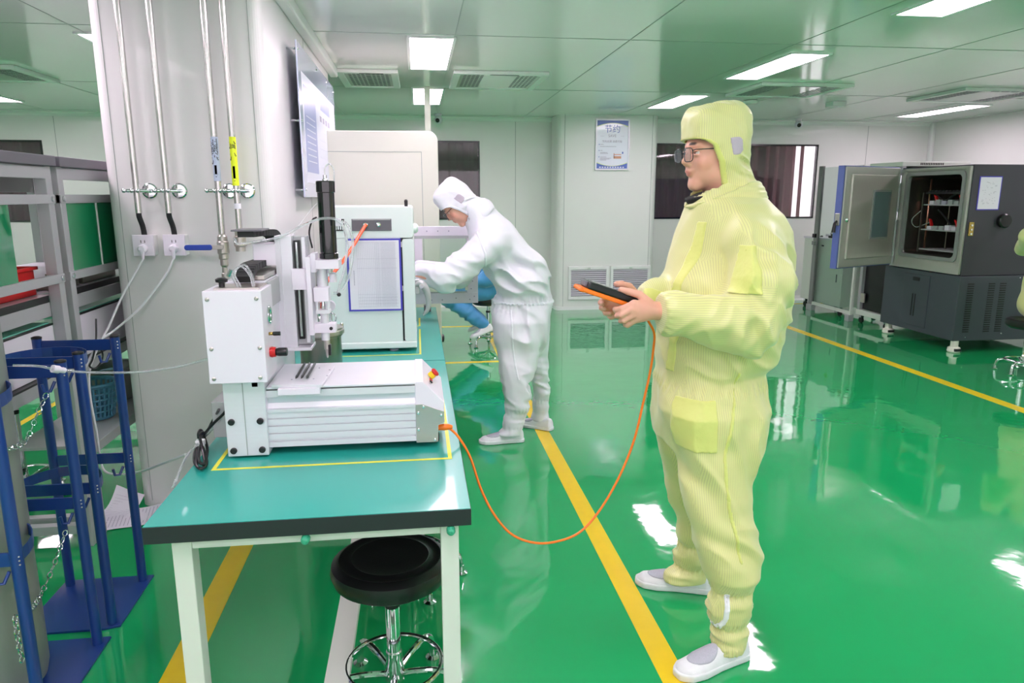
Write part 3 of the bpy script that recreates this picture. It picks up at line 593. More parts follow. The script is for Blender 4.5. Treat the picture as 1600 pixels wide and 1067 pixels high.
for i in range(len(ch)-1):
    a, b = ch[i], ch[i+1]; d = b-a; d /= np.linalg.norm(d); nn = np.cross(d, [1, 0, 0]); L_ = np.linalg.norm(b-a)*.9
    vs = [a+s1*np.array([.024, 0, 0])+s2*nn*.010+s3*d*L_ for s3 in (0, 1) for s1 in (-1, 1) for s2 in (-1, 1)]
    c.add(vs, [(0, 1, 3, 2), (4, 6, 7, 5), (0, 4, 5, 1), (2, 3, 7, 6), (0, 2, 6, 4), (1, 5, 7, 3)])
c.done('cable_chain', M_blackm, R)
MB().box(-.56, -.47, 2.26, 2.38, 1.393, 1.398).done('chain_bracket', M_shelf, R, .001)
MB().box(-.515, -.44, 2.33, 2.42, 1.282, 1.352).done('motor_block', M_white, R, .003)
# z axis
zp = [(-.447, 2.33), (-.447, 2.41), (-.395, 2.41), (-.395, 2.325), (-.41, 2.325), (-.41, 2.332), (-.43, 2.332), (-.43, 2.327)]
MB().prism(zp, 'z', 1.015, 1.375).done('z_extrusion', M_alu, R)
MB().box(-.395, -.352, 2.36, 2.41, 1.02, 1.372).done('z_backing', M_alud, R)
MB().box(-.392, -.374, 2.345, 2.361, 1.04, 1.36).done('z_slot', M_black, R)
MB().cyl((-.383, 2.344, 1.05), (-.383, 2.344, 1.355), .0045).done('lead_screw', M_chrome, R)
MB().box(-.366, -.356, 2.335, 2.36, 1.03, 1.37).done('z_rail', M_alu, R)
MB().box(-.400, -.352, 2.318, 2.34, 1.205, 1.272).done('carriage', M_white, R, .001)
MB().box(-.352, -.338, 2.30, 2.40, 1.06, 1.31).done('carriage_plate', M_white, R, .001)
MB().box(-.447, -.35, 2.31, 2.41, 1.008, 1.018).done('z_foot_plate', M_alu, R, .001)
MB().box(-.338, -.322, 2.315, 2.38, 1.26, 1.32).done('bracket', M_white, R, .001)
MB().box(-.322, -.250, 2.30, 2.40, 1.272, 1.300).done('cylinder_arm', M_white, R, .001)
cy = MB().lathe([(.030, 1.302), (.030, 1.318), (.0265, 1.320), (.0265, 1.508), (.0295, 1.510), (.0295, 1.542), (.027, 1.545)], (-.284, 2.35, 0), 40).done('black_cylinder', M_gloss, R)
MB().lathe([(.009, 1.545), (.009, 1.55), (.006, 1.552), (.006, 1.563)], (-.284, 2.35, 0), 16).done('cap_fitting', M_chrome, R)
MB().tube(curve([(-.284, 2.35, 1.56), (-.282, 2.35, 1.585), (-.268, 2.35, 1.597), (-.256, 2.35, 1.58), (-.256, 2.35, 1.55), (-.258, 2.36, 1.51)], 6), .0022, 8).done('cap_tube', M_tube, R)
MB().lathe([(.010, 1.255), (.010, 1.272)], (-.284, 2.35, 0), 16).done('outlet_fitting', M_chrome, R)
MB().lathe([(.012, 1.225), (.012, 1.252), (.006, 1.257)], (-.275, 2.35, 0), 16).done('outlet_coupling', M_white, R)
MB().lathe([(.018, 1.208), (.018, 1.275)], (-.31, 2.36, 0), 20).done('drive_housing', M_alu, R)
MB().box(-.336, -.288, 2.32, 2.37, 1.165, 1.21).done('valve_head', M_white, R, .002)
for X in (-.330, -.296): MB().box(X, X+.006, 2.33, 2.36, 1.135, 1.165).done('yoke', M_alu, R)
MB().box(-.332, -.288, 2.325, 2.365, 1.125, 1.137).done('yoke_plate', M_alu, R, .001)
MB().lathe([(.006, 1.137), (.006, 1.15), (.004, 1.166)], (-.31, 2.345, 0), 12).done('spindle', M_chrome, R)
MB().lathe([(.0135, 1.035), (.0135, 1.125)], (-.308, 2.345, 0), 20).done('valve_stem', M_alu, R)
MB().box(-.345, -.272, 2.325, 2.365, 1.062, 1.092).done('stem_clamp', M_white, R, .002); MB().lathe([(.0055, 2.326), (.0055, 2.318)], (-.286, 0, 1.077), 14, 'y').done('clamp_screw', M_black, R)
MB().lathe([(.010, 1.035), (.010, 1.005), (.006, 1.0), (.0045, .985), (.0022, .975)], (-.305, 2.345, 0), 18).done('nozzle', M_steel, R)
MB().box(-.300, -.292, 2.335, 2.355, .985, 1.02).done('nozzle_block', M_black, R)
MB().cyl((-.275, 2.34, 1.19), (-.262, 2.34, 1.19), .004).done('elbow_fitting', M_chrome, R); MB().sph((-.258, 2.34, 1.185), .007).done('elbow', M_black, R)
MB().tube(curve([(-.262, 2.34, 1.187), (-.252, 2.33, 1.22), (-.232, 2.32, 1.28), (-.222, 2.31, 1.36), (-.24, 2.30, 1.42), (-.29, 2.30, 1.43), (-.35, 2.31, 1.41), (-.43, 2.32, 1.372), (-.50, 2.3, 1.36), (-.545, 2.28, 1.355), (-.56, 2.30, 1.37)], 7), .0042, 10).done('air_tube', M_tube, R)
MB().tube(curve([(-.242, 2.33, 1.418), (-.22, 2.32, 1.41), (-.205, 2.33, 1.35), (-.222, 2.34, 1.25), (-.246, 2.345, 1.20)], 7), .0042, 10).done('air_tube', M_tube, R)
MB().box(-.255, -.238, 2.31, 2.33, 1.405, 1.428).done('tube_clip', M_white, R, .002)
MB().tube(curve([(-.40, 2.36, 1.372), (-.36, 2.40, 1.43), (-.33, 2.45, 1.47), (-.3, 2.5, 1.5)], 6), .0012, 6).done('thin_wire', M_cablew, R)
MB().tube(curve([(-.345, 2.42, 1.33), (-.352, 2.42, 1.38), (-.34, 2.42, 1.42), (-.325, 2.41, 1.43)], 6), .0028, 8).done('black_lead', M_black, R)
MB().tube(curve([(-.318, 2.40, 1.28), (-.322, 2.40, 1.24), (-.335, 2.40, 1.20), (-.345, 2.40, 1.15)], 6), .0028, 8).done('black_lead', M_black, R)
for (X, Z) in ((-.345, 1.15), (-.318, 1.155)): MB().cyl((X, 2.375, Z), (X-.002, 2.375, Z-.03), .005).done('red_fitting', M_airtube, R)
# fixture plate and its three black bars
zt = .966; q = [at(424, 601, Z=zt), at(503, 601, Z=zt), at(523, 572, Z=zt), at(448, 572, Z=zt)]
MB().prism([(p[0], p[1]) for p in q], 'z', .957, zt).done('fixture_plate', M_alu, R, .001)
MB().box(q[0][0]+.02, q[1][0]-.006, 2.03, 2.052, .938, .957).done('fixture_skirt', M_white, R, .001)
for k in range(3):
    a = at(462+8.5*k, 591, Z=zt+.004); b = at(476+8*k, 568, Z=zt+.004)
    MB().tube([a, a+(b-a)*.12, a+(b-a)*.13, b], [.001, .0045, .0038, .0038], 8).done('clamp_bar', M_black, R)
for (x, y) in ((456, 593), (490, 592), (499, 575), (515, 578), (511, 587)): a = at(x, y, Z=zt); MB().cyl(a, a+np.array([0, 0, .001]), .0025).done('plate_screw', M_print, R)
# pressure pot
P_ = thing('pressure_pot', (-.385, 2.78, .75), 'stainless pressure pot with a lifting ring behind the dispensing robot', 'container')
MB().lathe([(.075, .751), (.079, .76), (.079, .965), (.085, .968), (.085, .975)], (-.385, 2.78, 0), 40).done('pot_body', M_ss, P_)
MB().lathe([(.092, .976), (.092, .99), (.088, .993), (.088, 1.0), (.04, 1.005)], (-.385, 2.78, 0), 40).done('pot_lid', M_steel, P_)
for k in range(6): a = k*math.pi/3+.3; MB().lathe([(.007, .985), (.007, 1.008), (.004, 1.011)], (-.385+.084*math.cos(a), 2.78+.084*math.sin(a), 0), 10).done('lid_bolt', M_chrome, P_)
MB().tube([(-.335+.02*math.cos(a), 2.72, 1.045+.02*math.sin(a)) for a in np.linspace(0, 6.2832, 22)[:-1]], .003, 8, True).done('lifting_ring', M_chrome, P_)
MB().lathe([(.013, 1.003), (.013, 1.015), (.008, 1.02), (.008, 1.026)], (-.335, 2.72, 0), 16).done('ring_post', M_chrome, P_)
MB().lathe([(.02, 2.715), (.02, 2.735)], (-.335, 0, 1.09), 20, 'y').done('pressure_gauge', M_white, P_); MB().cyl((-.335, 2.727, 1.02), (-.335, 2.727, 1.07), .005).done('gauge_stem', M_chrome, P_)
MB().tube(curve([(-.42, 2.75, 1.0), (-.42, 2.75, 1.04), (-.40, 2.75, 1.055), (-.38, 2.75, 1.04), (-.38, 2.75, 1.0)], 5), .006, 10).done('pot_handle', M_chrome, P_)
# ================================================================ WHITE OVEN
O = thing('benchtop_oven', (-.23, 3.75, .75), 'white benchtop vacuum oven with a violet framed chart on its side', 'oven')
yo = 3.44
MB().prism(rrect(-.455, -.018, 1.302, 1.448, .018, 4), 'y', yo, 4.03).done('oven_head', M_oven, O, .002)
MB().box(-.455, -.083, yo+.001, 4.03, .785, 1.302).done('oven_body', M_oven, O, .002)
MB().prism(rrect(-.074, -.018, .80, 1.297, .012, 4), 'y', yo, 4.02).done('oven_door', M_oven, O, .002)
MB().box(-.084, -.072, yo+.02, 4.02, .80, 1.30).done('door_gap', M_black, O)
for Z in (1.06, 1.27): MB().box(-.086, -.072, yo+.006, yo+.03, Z-.012, Z+.012).done('hinge', M_steel, O)
MB().box(-.455, -.016, yo-.004, 4.03, .767, .80).done('oven_plinth', M_oven, O, .006)
for (X, Y) in ((-.13, yo+.04), (-.40, yo+.04), (-.13, 3.95), (-.40, 3.95)): MB().lathe([(.022, .7505), (.024, .757), (.014, .762), (.014, .767)], (X, Y, 0), 20).done('oven_foot', M_print, O)
MB().box(-.304, -.120, yo-.004, yo+.002, 1.336, 1.392).done('connector_panel', M_shelf, O, .001)
MB().box(-.30, -.124, yo-.006, yo-.0035, 1.386, 1.391).done('panel_trim', M_alud, O)
MB().lathe([(.012, yo-.004), (.012, yo-.008), (.008, yo-.010), (.008, yo-.02)], (-.241, 0, 1.364), 18, 'y').done('air_inlet', M_chrome, O); MB().lathe([(.011, yo-.004), (.011, yo-.010), (.006, yo-.012), (.006, yo-.022)], (-.18, 0, 1.366), 18, 'y').done('air_outlet', M_chrome, O)
g = MB(); g.box(-.385, -.338, yo-.003, yo+.001, 1.337, 1.392); gr = g.done('grille', M_black, O)
for k in range(4): MB().box(-.380+.0105*k, -.374+.0105*k, yo-.0045, yo-.003, 1.343, 1.386).done('grille_bar', M_oven, gr)
MB().tube([(-.05, 3.5, 1.448), (-.05, 3.5, 1.475), (-.05, 3.5, 1.481)], [.008, .009, .005], 14).done('aerial', M_black, O)
MB().lathe([(.024, -.018), (.024, -.004), (.014, .004)], (0, 3.55, 1.342), 20, 'x').done('door_knob', M_oven, O)
hp = curve([(-.018, 3.46, 1.075), (.01, 3.455, 1.08), (.035, 3.45, 1.05), (.045, 3.45, 1.0), (.04, 3.45, .955), (.018, 3.45, .925)], 6)
hr = np.interp(np.linspace(0, 1, len(hp)), [0, .25, .5, .9, 1], [.012, .02, .015, .009, .004])
MB().tube(hp, hr, 14).done('door_lever', M_alud, O); MB().lathe([(.011, 3.432), (.011, 3.45)], (.012, 0, 1.07), 18, 'y').done('lever_pivot', M_chrome, O)
MB().box(-.018, .004, 3.45, 3.50, 1.03, 1.10).done('lever_bracket', M_alud, O, .003)
ch = MB(); ch.box(-.334, -.080, yo-.006, yo-.001, .955, 1.300); ch.mi = 1; ch.box(-.325, -.089, yo-.0068, yo-.006, .963, 1.292); ch.mi = 2
random.seed(11)
for i in range(13): ch.box(-.286+.0045*i*2.0*.93, -.2855+.0045*i*2.0*.93, yo-.0074, yo-.0068, .975, 1.282)
for i in range(13): ch.box(-.286+.0088*(13+.0)+.0*i+i*.0052, -.2856+.0088*13+i*.0052, yo-.0074, yo-.0068, .975, 1.282)
for i in range(46): ch.box(-.205, -.105, yo-.0074, yo-.0068, .975+i*.0067, .9754+i*.0067)
for Z in (.975, .99, 1.005, 1.02, 1.035, 1.16, 1.205, 1.282): ch.box(-.288, -.10, yo-.0076, yo-.007, Z, Z+.0006)
for i in range(0): X = -.272+random.random()*.05; Z = 1.035+random.random()*.045; ch.box(X, X+.003, yo-.0076, yo-.007, Z, Z+.012)
for i in range(9): ch.box(-.305, -.302, yo-.0076, yo-.007, 1.08+i*.008, 1.086+i*.008)
tag(top(ch, 'wall_chart', [M_purple, M_paper, M_print], 'violet framed inspection chart hung on the side of the white oven', 'chart'))
OT = top(MB().tube(curve([at(572, 351, Y=3.41), at(565, 362, Y=3.38), at(552, 384, Y=3.3), at(538, 405, Y=3.2), at(520, 428, Y=3.05), at(506, 448, Y=2.9), at(497, 470, Y=2.8)], 6), .008, 14), 'air_hose', M_airtube, 'bright orange air hose running down from the oven side to the pot', 'hose')
# second machine on the table with its glazed door open
S2 = thing('glovebox_machine', (-.2, 4.62, .75), 'white machine behind the oven with its framed glass door standing open', 'machine')
MB().box(-.5, -.035, 4.55, 4.82, .751, 1.33).done('machine_body', M_oven, S2, .004)
yd = 4.62
fr = MB()
for q in ((-.03, .385, 1.245, 1.305), (-.03, .385, .805, .875), (-.03, .03, .875, 1.245), (.315, .385, .875, 1.245)): fr.box(q[0], q[1], yd, yd+.035, q[2], q[3])
dfr = fr.done('door_frame', M_white, S2, .002)
MB().box(.03, .315, yd+.012, yd+.018, .875, 1.245).done('door_glass', M_glass, S2)
for q in ((-.03, .385, 1.228, 1.245), (.03, .315, .875, .885)): MB().box(q[0], q[1], yd-.004, yd, q[2], q[3]).done('seal_strip', M_alud, dfr)
MB().box(.30, .318, yd-.012, yd, .89, .99).done('latch_bar', M_steel, S2, .002)
for (X, Z) in ((.0, 1.275), (.06, 1.275), (.13, 1.275), (.2, 1.275), (.08, .83), (.15, .83), (.24, .84), (.33, .83), (.36, .85), (.34, .90), (.35, .95)): MB().lathe([(.0045, yd+.001), (.0045, yd-.002)], (X, 0, Z), 10, 'y').done('screw', M_print, dfr)
MB().box(.03, .075, 4.64, 4.70, .7505, .79).done('latch_block', M_shelf, S2, .002)
# cream cabinet
K = thing('cream_cabinet', (-.24, 5.6, 0), 'tall cream enamel cabinet with rounded shoulders behind the oven', 'cabinet')
MB().prism([(-.64, .05), (.16, .05)]+[(.16-.06*(1-math.cos(a)), 1.87+.07*math.sin(a)) for a in np.linspace(0, math.pi/2, 7)]+[(-.64, 1.94)], 'y', 5.2, 5.95).done('cabinet_shell', M_cream, K, .006)
pn = MB(); x0, x1, z0, z1 = -.62, .045, .4, 1.80
for q in ((x0, x1, z1-.003, z1), (x1-.003, x1, z0, z1), (x0, x1, z0, z0+.003)): pn.box(q[0], q[1], 5.1985, 5.2, q[2], q[3])
pn.done('panel_seam', M_seam, K); MB().lathe([(.03, .16), (.03, .175), (.018, .18)], (0, 5.24, .45), 20, 'x').done('side_knob', M_black, K)
for X in (-.55, .08): MB().cyl((X, 5.3, 0), (X, 5.3, .05), .03).done('cabinet_foot', M_blackm, K); MB().cyl((X, 5.85, 0), (X, 5.85, .05), .03).done('cabinet_foot', M_blackm, K)
# ================================================================ CABLES ON THE NEAR TABLE
cord = [at(372, 594, Y=2.06), at(372, 612, Y=2.05), at(355, 640, Y=2.06), at(335, 660, Y=2.08), at(322, 675, Y=2.1), at(313, 690, Z=.765), at(305, 705, Z=.757), at(304, 722, Z=.757), at(313, 732, Z=.757), at(323, 724, Z=.757), at(319, 704, Z=.765), at(312, 690, Z=.775), at(310, 678, Z=.80), at(314, 672, Z=.81), at(320, 685, Z=.79), at(324, 705, Z=.765), at(318, 730, Z=.76), at(308, 728, Z=.765), at(308, 706, Z=.772), at(313, 690, Z=.785), at(318, 676, Z=.81), at(312, 680, Z=.82), at(316, 700, Z=.785), at(320, 722, Z=.768), at(312, 722, Z=.775), at(312, 700, Z=.785), at(330, 662, Z=.80), at(342, 640, Y=2.07)]
t = thing('power_cord', cord[8]*[1, 1, 0]+[0, 0, .75], 'black power cord bundled with a white tie at the table edge', 'cord')
MB().tube(curve(cord, 6), .0042, 10).done('cord', M_black, t)
MB().box(-.483, -.463, 2.04, 2.07, .962, .984).done('plug', M_black, t, .002); a = at(313, 690, Z=.79); MB().box(a[0]-.012, a[0]+.012, a[1]-.012, a[1]+.012, a[2]-.012, a[2]+.006).done('cable_tie', M_cablew, t, .003)
hose = [at(362, 592, Y=2.08), at(362, 612, Y=2.07), at(350, 645, Y=2.08), at(330, 672, Z=.80), at(312, 690, Z=.79), at(290, 715, Z=.77), at(277, 745, Z=.757), at(270, 762, Z=.74)]
top(MB().tube(curve(hose, 6), .0035, 8), 'air_tube', M_tube, 'thin clear air tube running from the robot box over the left table edge', 'hose')
# ================================================================ STOOLS
def stool(loc, label, rz=0, seat_z=.41, name='stool'):
    t = thing(name, (0, 0, 0), label, 'stool', 'round black lab stools'); s = seat_z
    MB().lathe([(.06, s-.085), (.14, s-.08), (.166, s-.062), (.174, s-.038), (.17, s-.016), (.155, s-.004), (.148, s-.002), (.142, s-.0045), (.118, s-.004), (.112, s-.0015), (.10, s-.005), (.05, s-.006), (.002, s-.006)], seg=48).done('seat', M_seat, t)
    MB().cyl((0, 0, s-.2), (0, 0, s-.08), .0125).done('piston', M_chrome, t)
    MB().lathe([(.022, s-.145), (.024, s-.155), (.022, s-.165)], seg=24).done('collar', M_black, t)
    MB().lathe([(.030, .06), (.030, .09), (.024, .12), (.024, .15), (.021, .155), (.021, s-.165)], seg=28).done('sleeve', M_chrome, t)
    MB().tube([(.143*math.cos(a), .143*math.sin(a), .108) for a in np.linspace(0, 6.2832, 41)[:-1]], .0075, 10, True).done('foot_ring', M_chrome, t)
    for k in range(5):
        a = math.radians(72*k+54)+rz; c, s2 = math.cos(a), math.sin(a)
        MB().tube(curve([(.02*c, .02*s2, .075), (.08*c, .08*s2, .092), (.143*c, .143*s2, .100), (.185*c, .185*s2, .085), (.20*c, .20*s2, .035)], 5), .0105, 12).done('leg', M_chrome, t)
        MB().lathe([(.021, 0.0), (.024, .006), (.012, .013), (.010, .04)], (.20*c, .20*s2, 0), 20).done('glide', M_chrome, t)
    t.location = loc; return t
stool((-.105, 1.945, 0), 'black round stool with chrome base under the near table, nearest the camera', 0, .465)
stool((-.06, 2.62, 0), 'black round stool under the near table, mostly hidden behind the first', .35)
# ================================================================ PIPES AND OUTLETS ON THE PILLAR
YP = 3.405
def pipe(xb, yb, r, label, top_px):
    a = at(xb, yb, Y=YP); t = thing('wall_pipe', (a[0], YP, a[2]), label, 'pipe', 'stainless pipes on the pillar')
    MB().cyl(a, (a[0], YP, CEIL-.001), r, seg=24).done('tube', M_pipe, t)
    zc = at(xb, 298, Y=YP)[2]
    MB().tube([(a[0]-.045, YP-.002, zc), (a[0]+.035, YP+.02, zc), (a[0]+.035, 3.462, zc)], .008, 12).done('clamp_arm', M_chrome, t)
    for dx in (-.045, -.012, .012): MB().sph((a[0]+dx, YP-.02, zc), .010, 12).done('clamp_nut', M_chrome, t)
    MB().lathe([(.034, 3.469), (.034, 3.464), (.028, 3.460)], (a[0]+.035, 0, zc), 28, 'y').done('flange', M_chrome, t)
    return t, a
t1, a1 = pipe(217, 333, .0135, 'stainless pipe at the far left of the pillar, above the left outlet', 0)
t2, a2 = pipe(264, 333, .0135, 'stainless pipe second from the left, above the right outlet', 0)
t3, a3 = pipe(347, 366, .0145, 'stainless pipe with a pale blue flow label and blue lever valve', 0)
t4, a4 = pipe(374, 358, .0135, 'stainless pipe with a yellow flow label, rightmost on the pillar', 0)
for k, (t, a, xo) in enumerate(((t1, a1, 226), (t2, a2, 273))):
    b = at(xo, 367, Y=3.44)
    MB().tube(curve([a+[0, 0, .012], a-[0, 0, .015], (a+b)/2+[.002, 0, -.004], b+[-.002, 0, .02], b-[0, 0, .01]], 6), .0115, 14).done('conduit', M_blackm, t)
    o = thing('wall_outlet', (b[0], 3.445, 1.235), ('left', 'right')[k]+' white wall outlet box on the pillar with a plug in it', 'outlet', 'outlets on the pillar')
    x0 = at(206+48*k, 366, Y=3.41)[0]; x1 = at(239+49*k, 366, Y=3.41)[0]; z1 = at(210, 367, Y=3.41)[2]; z0 = z1-.095
    MB().box(x0+.004, x1-.002, 3.415, 3.469, z0+.002, z1-.002).done('back_box', M_trim, o, .003); MB().box(x0, x1, 3.405, 3.415, z0, z1).done('face_plate', M_white, o, .002)
    xm = (x0+x1)/2; hs = MB()
    for dx in (-.008, .008): hs.box(xm+dx-.0015, xm+dx+.0015, 3.4045, 3.406, z1-.036, z1-.024)
    hs.done('socket_slots', M_ink, o)
    pl = thing('plug', (xm, 3.39, z0+.03), ('left', 'right')[k]+' white plug and cord hanging from the '+('left', 'right')[k]+' pillar outlet', 'plug', 'white plugs')
    MB().lathe([(.020, 3.4045), (.019, 3.385), (.012, 3.378)], (xm, 0, z0+.034), 20, 'y').done('plug_body', M_white, pl)
    MB().tube([(xm, 3.385, z0+.03), (xm, 3.385, z0+.004), (xm, 3.385, z0-.012)], [.011, .008, .006], 12).done('strain_relief', M_white, pl)
    pts = [(xm, 3.385, z0-.01)]+([at(x, y, Y=Y) for x, y, Y in ((212, 425, 3.38), (195, 455, 3.36), (183, 480, 3.34), (170, 510, 3.30), (152, 545, 3.25), (140, 580, 3.22), (141, 620, 3.21), (150, 670, 3.21), (157, 715, 3.22), (163, 735, 3.2), (180, 741, 3.1), (215, 738, 2.9), (260, 722, 2.6), (290, 710, 2.35))] if k == 0 else [at(x, y, Y=Y) for x, y, Y in ((262, 425, 3.38), (240, 455, 3.36), (215, 485, 3.34), (180, 515, 3.31), (160, 530, 3.27), (140, 560, 3.24), (128, 590, 3.2))])
    MB().tube(curve(pts, 6), .0048, 10).done('cord', M_cablew, pl)
# flow labels (the writing reads mirrored, as on the pipes)
def flow_label(t, a, r, ytop, ybot, chars, mbg, zc):
    z1 = at(a[3], ytop, Y=YP)[2]; z0 = at(a[3], ybot, Y=YP)[2]; X = a[0]
    lb = MB().lathe([(r+.0012, z0), (r+.0012, z1)], (X, YP, 0), 28).done('flow_label', mbg, t)
    def bend(mb):
        for i, v in enumerate(mb.v):
            ang = (v[0]-X)/(r+.002)-math.pi/2+.0; mb.v[i] = (X+(r+.002+v[1]-YP)*math.cos(ang), YP+(r+.002)*math.sin(ang), v[2])
    tx = MB(); h = z1-z0
    for ch, u in chars: write(tx, ch, .036, ((-1, 0, 0, X+.0), (0, 0, -1, YP), (0, 1, 0, z1-u*h), (0, 0, 0, 1)))
    za, zb = z1-zc*h, z0+.09*h
    tx.box(X-.005, X+.005, YP-.0003, YP, zb+.012, za); tx.prism([(X-.010, zb+.014), (X+.010, zb+.014), (X, zb-.002)], 'y', YP-.0003, YP)
    bend(tx); tx.done('label_writing', M_ink, t)
flow_label(t3, (a3[0], 0, 0, 345), .0145, 214, 283, (('压', .13), ('缩', .27), ('空', .41), ('气', .55)), M_lblue, .64)
flow_label(t4, (a4[0], 0, 0, 368), .0135, 214, 290, (('氮', .18), ('气', .42)), M_lyel, .6)
b = at(374, 322, Y=YP); MB().lathe([(.0147, b[2]-.012), (.0147, b[2]+.012)], (a4[0], YP, 0), 24).done('red_edged_sticker', M_paper, t4)
# valves
x = a3[0]; z = a3[2]
MB().lathe([(.017, z-.002), (.022, z-.01), (.022, z-.03), (.026, z-.035), (.026, z-.085), (.022, z-.09), (.022, z-.11), (.018, z-.115), (.018, z-.14), (.012, z-.15), (.012, z-.175), (.016, z-.18), (.016, z-.20), (.006, z-.21), (.004, z-.25)], (x, YP, 0), 24).done('ball_valve', M_steel, t3)
MB().cyl((x, YP-.02, z-.055), (x, YP-.045, z-.055), .010).done('valve_stem', M_chrome, t3)
MB().box(x-.04, x+.012, YP-.046, YP-.040, z-.065, z-.046).done('lever_neck', M_steel, t3, .002)
MB().prism(rrect(x-.155, x-.035, z-.068, z-.044, .011, 4), 'y', YP-.050, YP-.036).done('lever_grip', M_valve, t3, .002)
MB().cyl((x+.015, YP-.01, z-.19), (x+.03, YP-.01, z-.16), .010).done('drain_nipple', M_chrome, t3)
x = a4[0]; z = a4[2]
MB().lathe([(.016, z), (.022, z-.006), (.022, z-.03), (.028, z-.034), (.028, z-.075), (.022, z-.08), (.022, z-.10)], (x, YP, 0), 24).done('union_fitting', M_steel, t4)
# ================================================================ ALUMINIUM BENCHES
def bench(y0, y1, label, surf_lbl=None):
    t = thing('aluminium_bench', (-1.85, (y0+y1)/2, 0), label, 'workbench', 'aluminium benches at the left'); X = -1.44
    for Y in (y0, y1-.045):
        for XX in (X-.045, -2.30): MB().box(XX, XX+.045, Y, Y+.045, 0, 1.615).done('post', M_alud, t, .002)
    MB().box(-2.35, X+.02, y0-.01, y1+.01, 1.615, 1.655).done('top_board', M_shelf, t, .003)
    MB().box(X-.02, X, y0+.04, y1-.04, 1.565, 1.612).done('upper_beam', M_alud, t, .002)
    MB().box(-2.28, -2.26, y0+.04, y1-.04, 1.52, 1.612).done('back_beam', M_gask, t, .002)
    for z in (1.487, 1.172): MB().box(X-.018, X+.004, y0-.002 if z < 1.3 else y0+.0, y1+.0, z-.018, z+.018).done('panel_rail', M_alud, t, .002)
    for z in (1.487, 1.172):
        for Y in (y0+.02, y1-.022): MB().lathe([(.012, X+.003), (.012, X+.009), (.008, X+.011)], (0, Y, z), 16, 'x').done('rail_bolt', M_chrome, t)
    MB().box(-2.30, X-.05, y0+.01, y1-.01, 1.09, 1.105).done('work_surface', M_white, t, .002)
    MB().box(X-.05, X-.046, y0+.046, y1-.046, 1.078, 1.105).done('surface_edge', M_black, t)
    MB().box(X-.05, X-.044, y0+.046, y1-.046, 1.02, 1.077).done('surface_rail', M_alud, t, .002)
    MB().box(-2.2, X-.06, y0+.046, y1-.046, .985, .995).done('glass_shelf', M_glasst, t)
    MB().box(X-.055, X-.045, y0+.046, y1-.046, .80, .985).done('modesty_panel', M_white, t, .002)
    MB().box(X-.056, X-.043, y0+.046, y1-.046, .985, .992).done('panel_edge', M_black, t)
    MB().box(X-.05, X-.02, y0+.046, y1-.046, .74, .79).done('lower_rail', M_alud, t, .002)
    MB().box(X-.05, X-.02, y0+.046, y1-.046, .79, .798).done('lower_rail_strip', M_black, t)
    for Y in (y0+.002, y1-.043): MB().box(-2.26, X-.045, Y, Y+.04, .06, .10).done('foot_rail', M_alud, t, .002)
    return t
B1 = bench(1.62, 3.115, 'nearer aluminium bench at far left with a red bin on it')
B2 = bench(3.165, 4.70, 'farther aluminium bench half hidden by the pillar, with metal trays on it')
MB().box(-1.452, -1.446, 1.70, 2.79, 1.19, 1.469).done('green_screen', M_acry, B1)
MB().box(-1.452, -1.446, 3.215, 4.4, 1.19, 1.469).done('green_screen', M_acry, B2); MB().box(-1.446, -1.443, 3.497, 3.507, 1.19, 1.469).done('screen_joint', M_trim, B2)
MB().box(-1.80, -1.46, 3.21, 4.65, .40, .415).done('basket_shelf', M_alud, B2, .002); MB().box(-1.47, -1.445, 3.21, 4.65, .375, .42).done('shelf_rail', M_alud, B2, .002)
t = thing('red_bin', (-1.68, 2.98, 1.106), 'red plastic parts bin on the nearer aluminium bench', 'bin')
def open_box(mb, x0, x1, y0, y1, z0, z1, w_=.004, fl=.0):
    mb.box(x0, x1, y0, y1, z0, z0+w_)
    for q in ((x0, x0+w_, y0, y1), (x1-w_, x1, y0, y1), (x0, x1, y0, y0+w_), (x0, x1, y1-w_, y1)): mb.box(q[0]-fl*0, q[1], q[2], q[3], z0, z1)
    return mb
open_box(MB(), -1.80, -1.54, 2.80, 3.09, 1.1065, 1.215).done('bin_body', M_red, t, .003)
rm = MB()
for q in ((-1.812, -1.796, 2.79, 3.10), (-1.544, -1.528, 2.79, 3.10), (-1.812, -1.528, 2.788, 2.804), (-1.812, -1.528, 3.086, 3.102)): rm.box(q[0], q[1], q[2], q[3], 1.208, 1.221)
rm.done('bin_rim', M_red, t, .002)
for k, (y0, y1, l) in enumerate(((3.22, 3.42, 'dull metal tray on the farther bench, nearer the posts'), (3.46, 3.82, 'dull metal tray on the farther bench beside the pillar'))):
    top(open_box(MB(), -1.68, -1.52, y0, y1, 1.1065, 1.14+.012*k), 'metal_tray', M_ss, l, 'tray', 'metal trays on the bench', .003)
# baskets below
t = thing('plastic_basket', (-1.62, 3.64, .42), 'blue slatted plastic basket under the farther bench', 'basket')
bk = MB(); c = (-1.62, 3.64)
for k in range(28):
    a = 2*math.pi*k/28; bk.tube([(c[0]+.085*math.cos(a), c[1]+.085*math.sin(a), .425), (c[0]+.11*math.cos(a), c[1]+.11*math.sin(a), .59)], .0055, 6)
for z, r in ((.43, .086), (.46, .091), (.49, .096), (.52, .1), (.55, .105), (.585, .111)): bk.tube([(c[0]+r*math.cos(a), c[1]+r*math.sin(a), z) for a in np.linspace(0, 6.2832, 29)[:-1]], .005, 6, True)
bk.lathe([(.002, .42), (.088, .42), (.088, .428), (.002, .428)], (c[0], c[1], 0), 28); bk.done('basket_wall', M_bag, t)
MB().tube([(c[0]+.115*math.cos(a), c[1]+.115*math.sin(a), .595) for a in np.linspace(0, 6.2832, 33)[:-1]], .008, 8, True).done('basket_rim', M_bag, t)
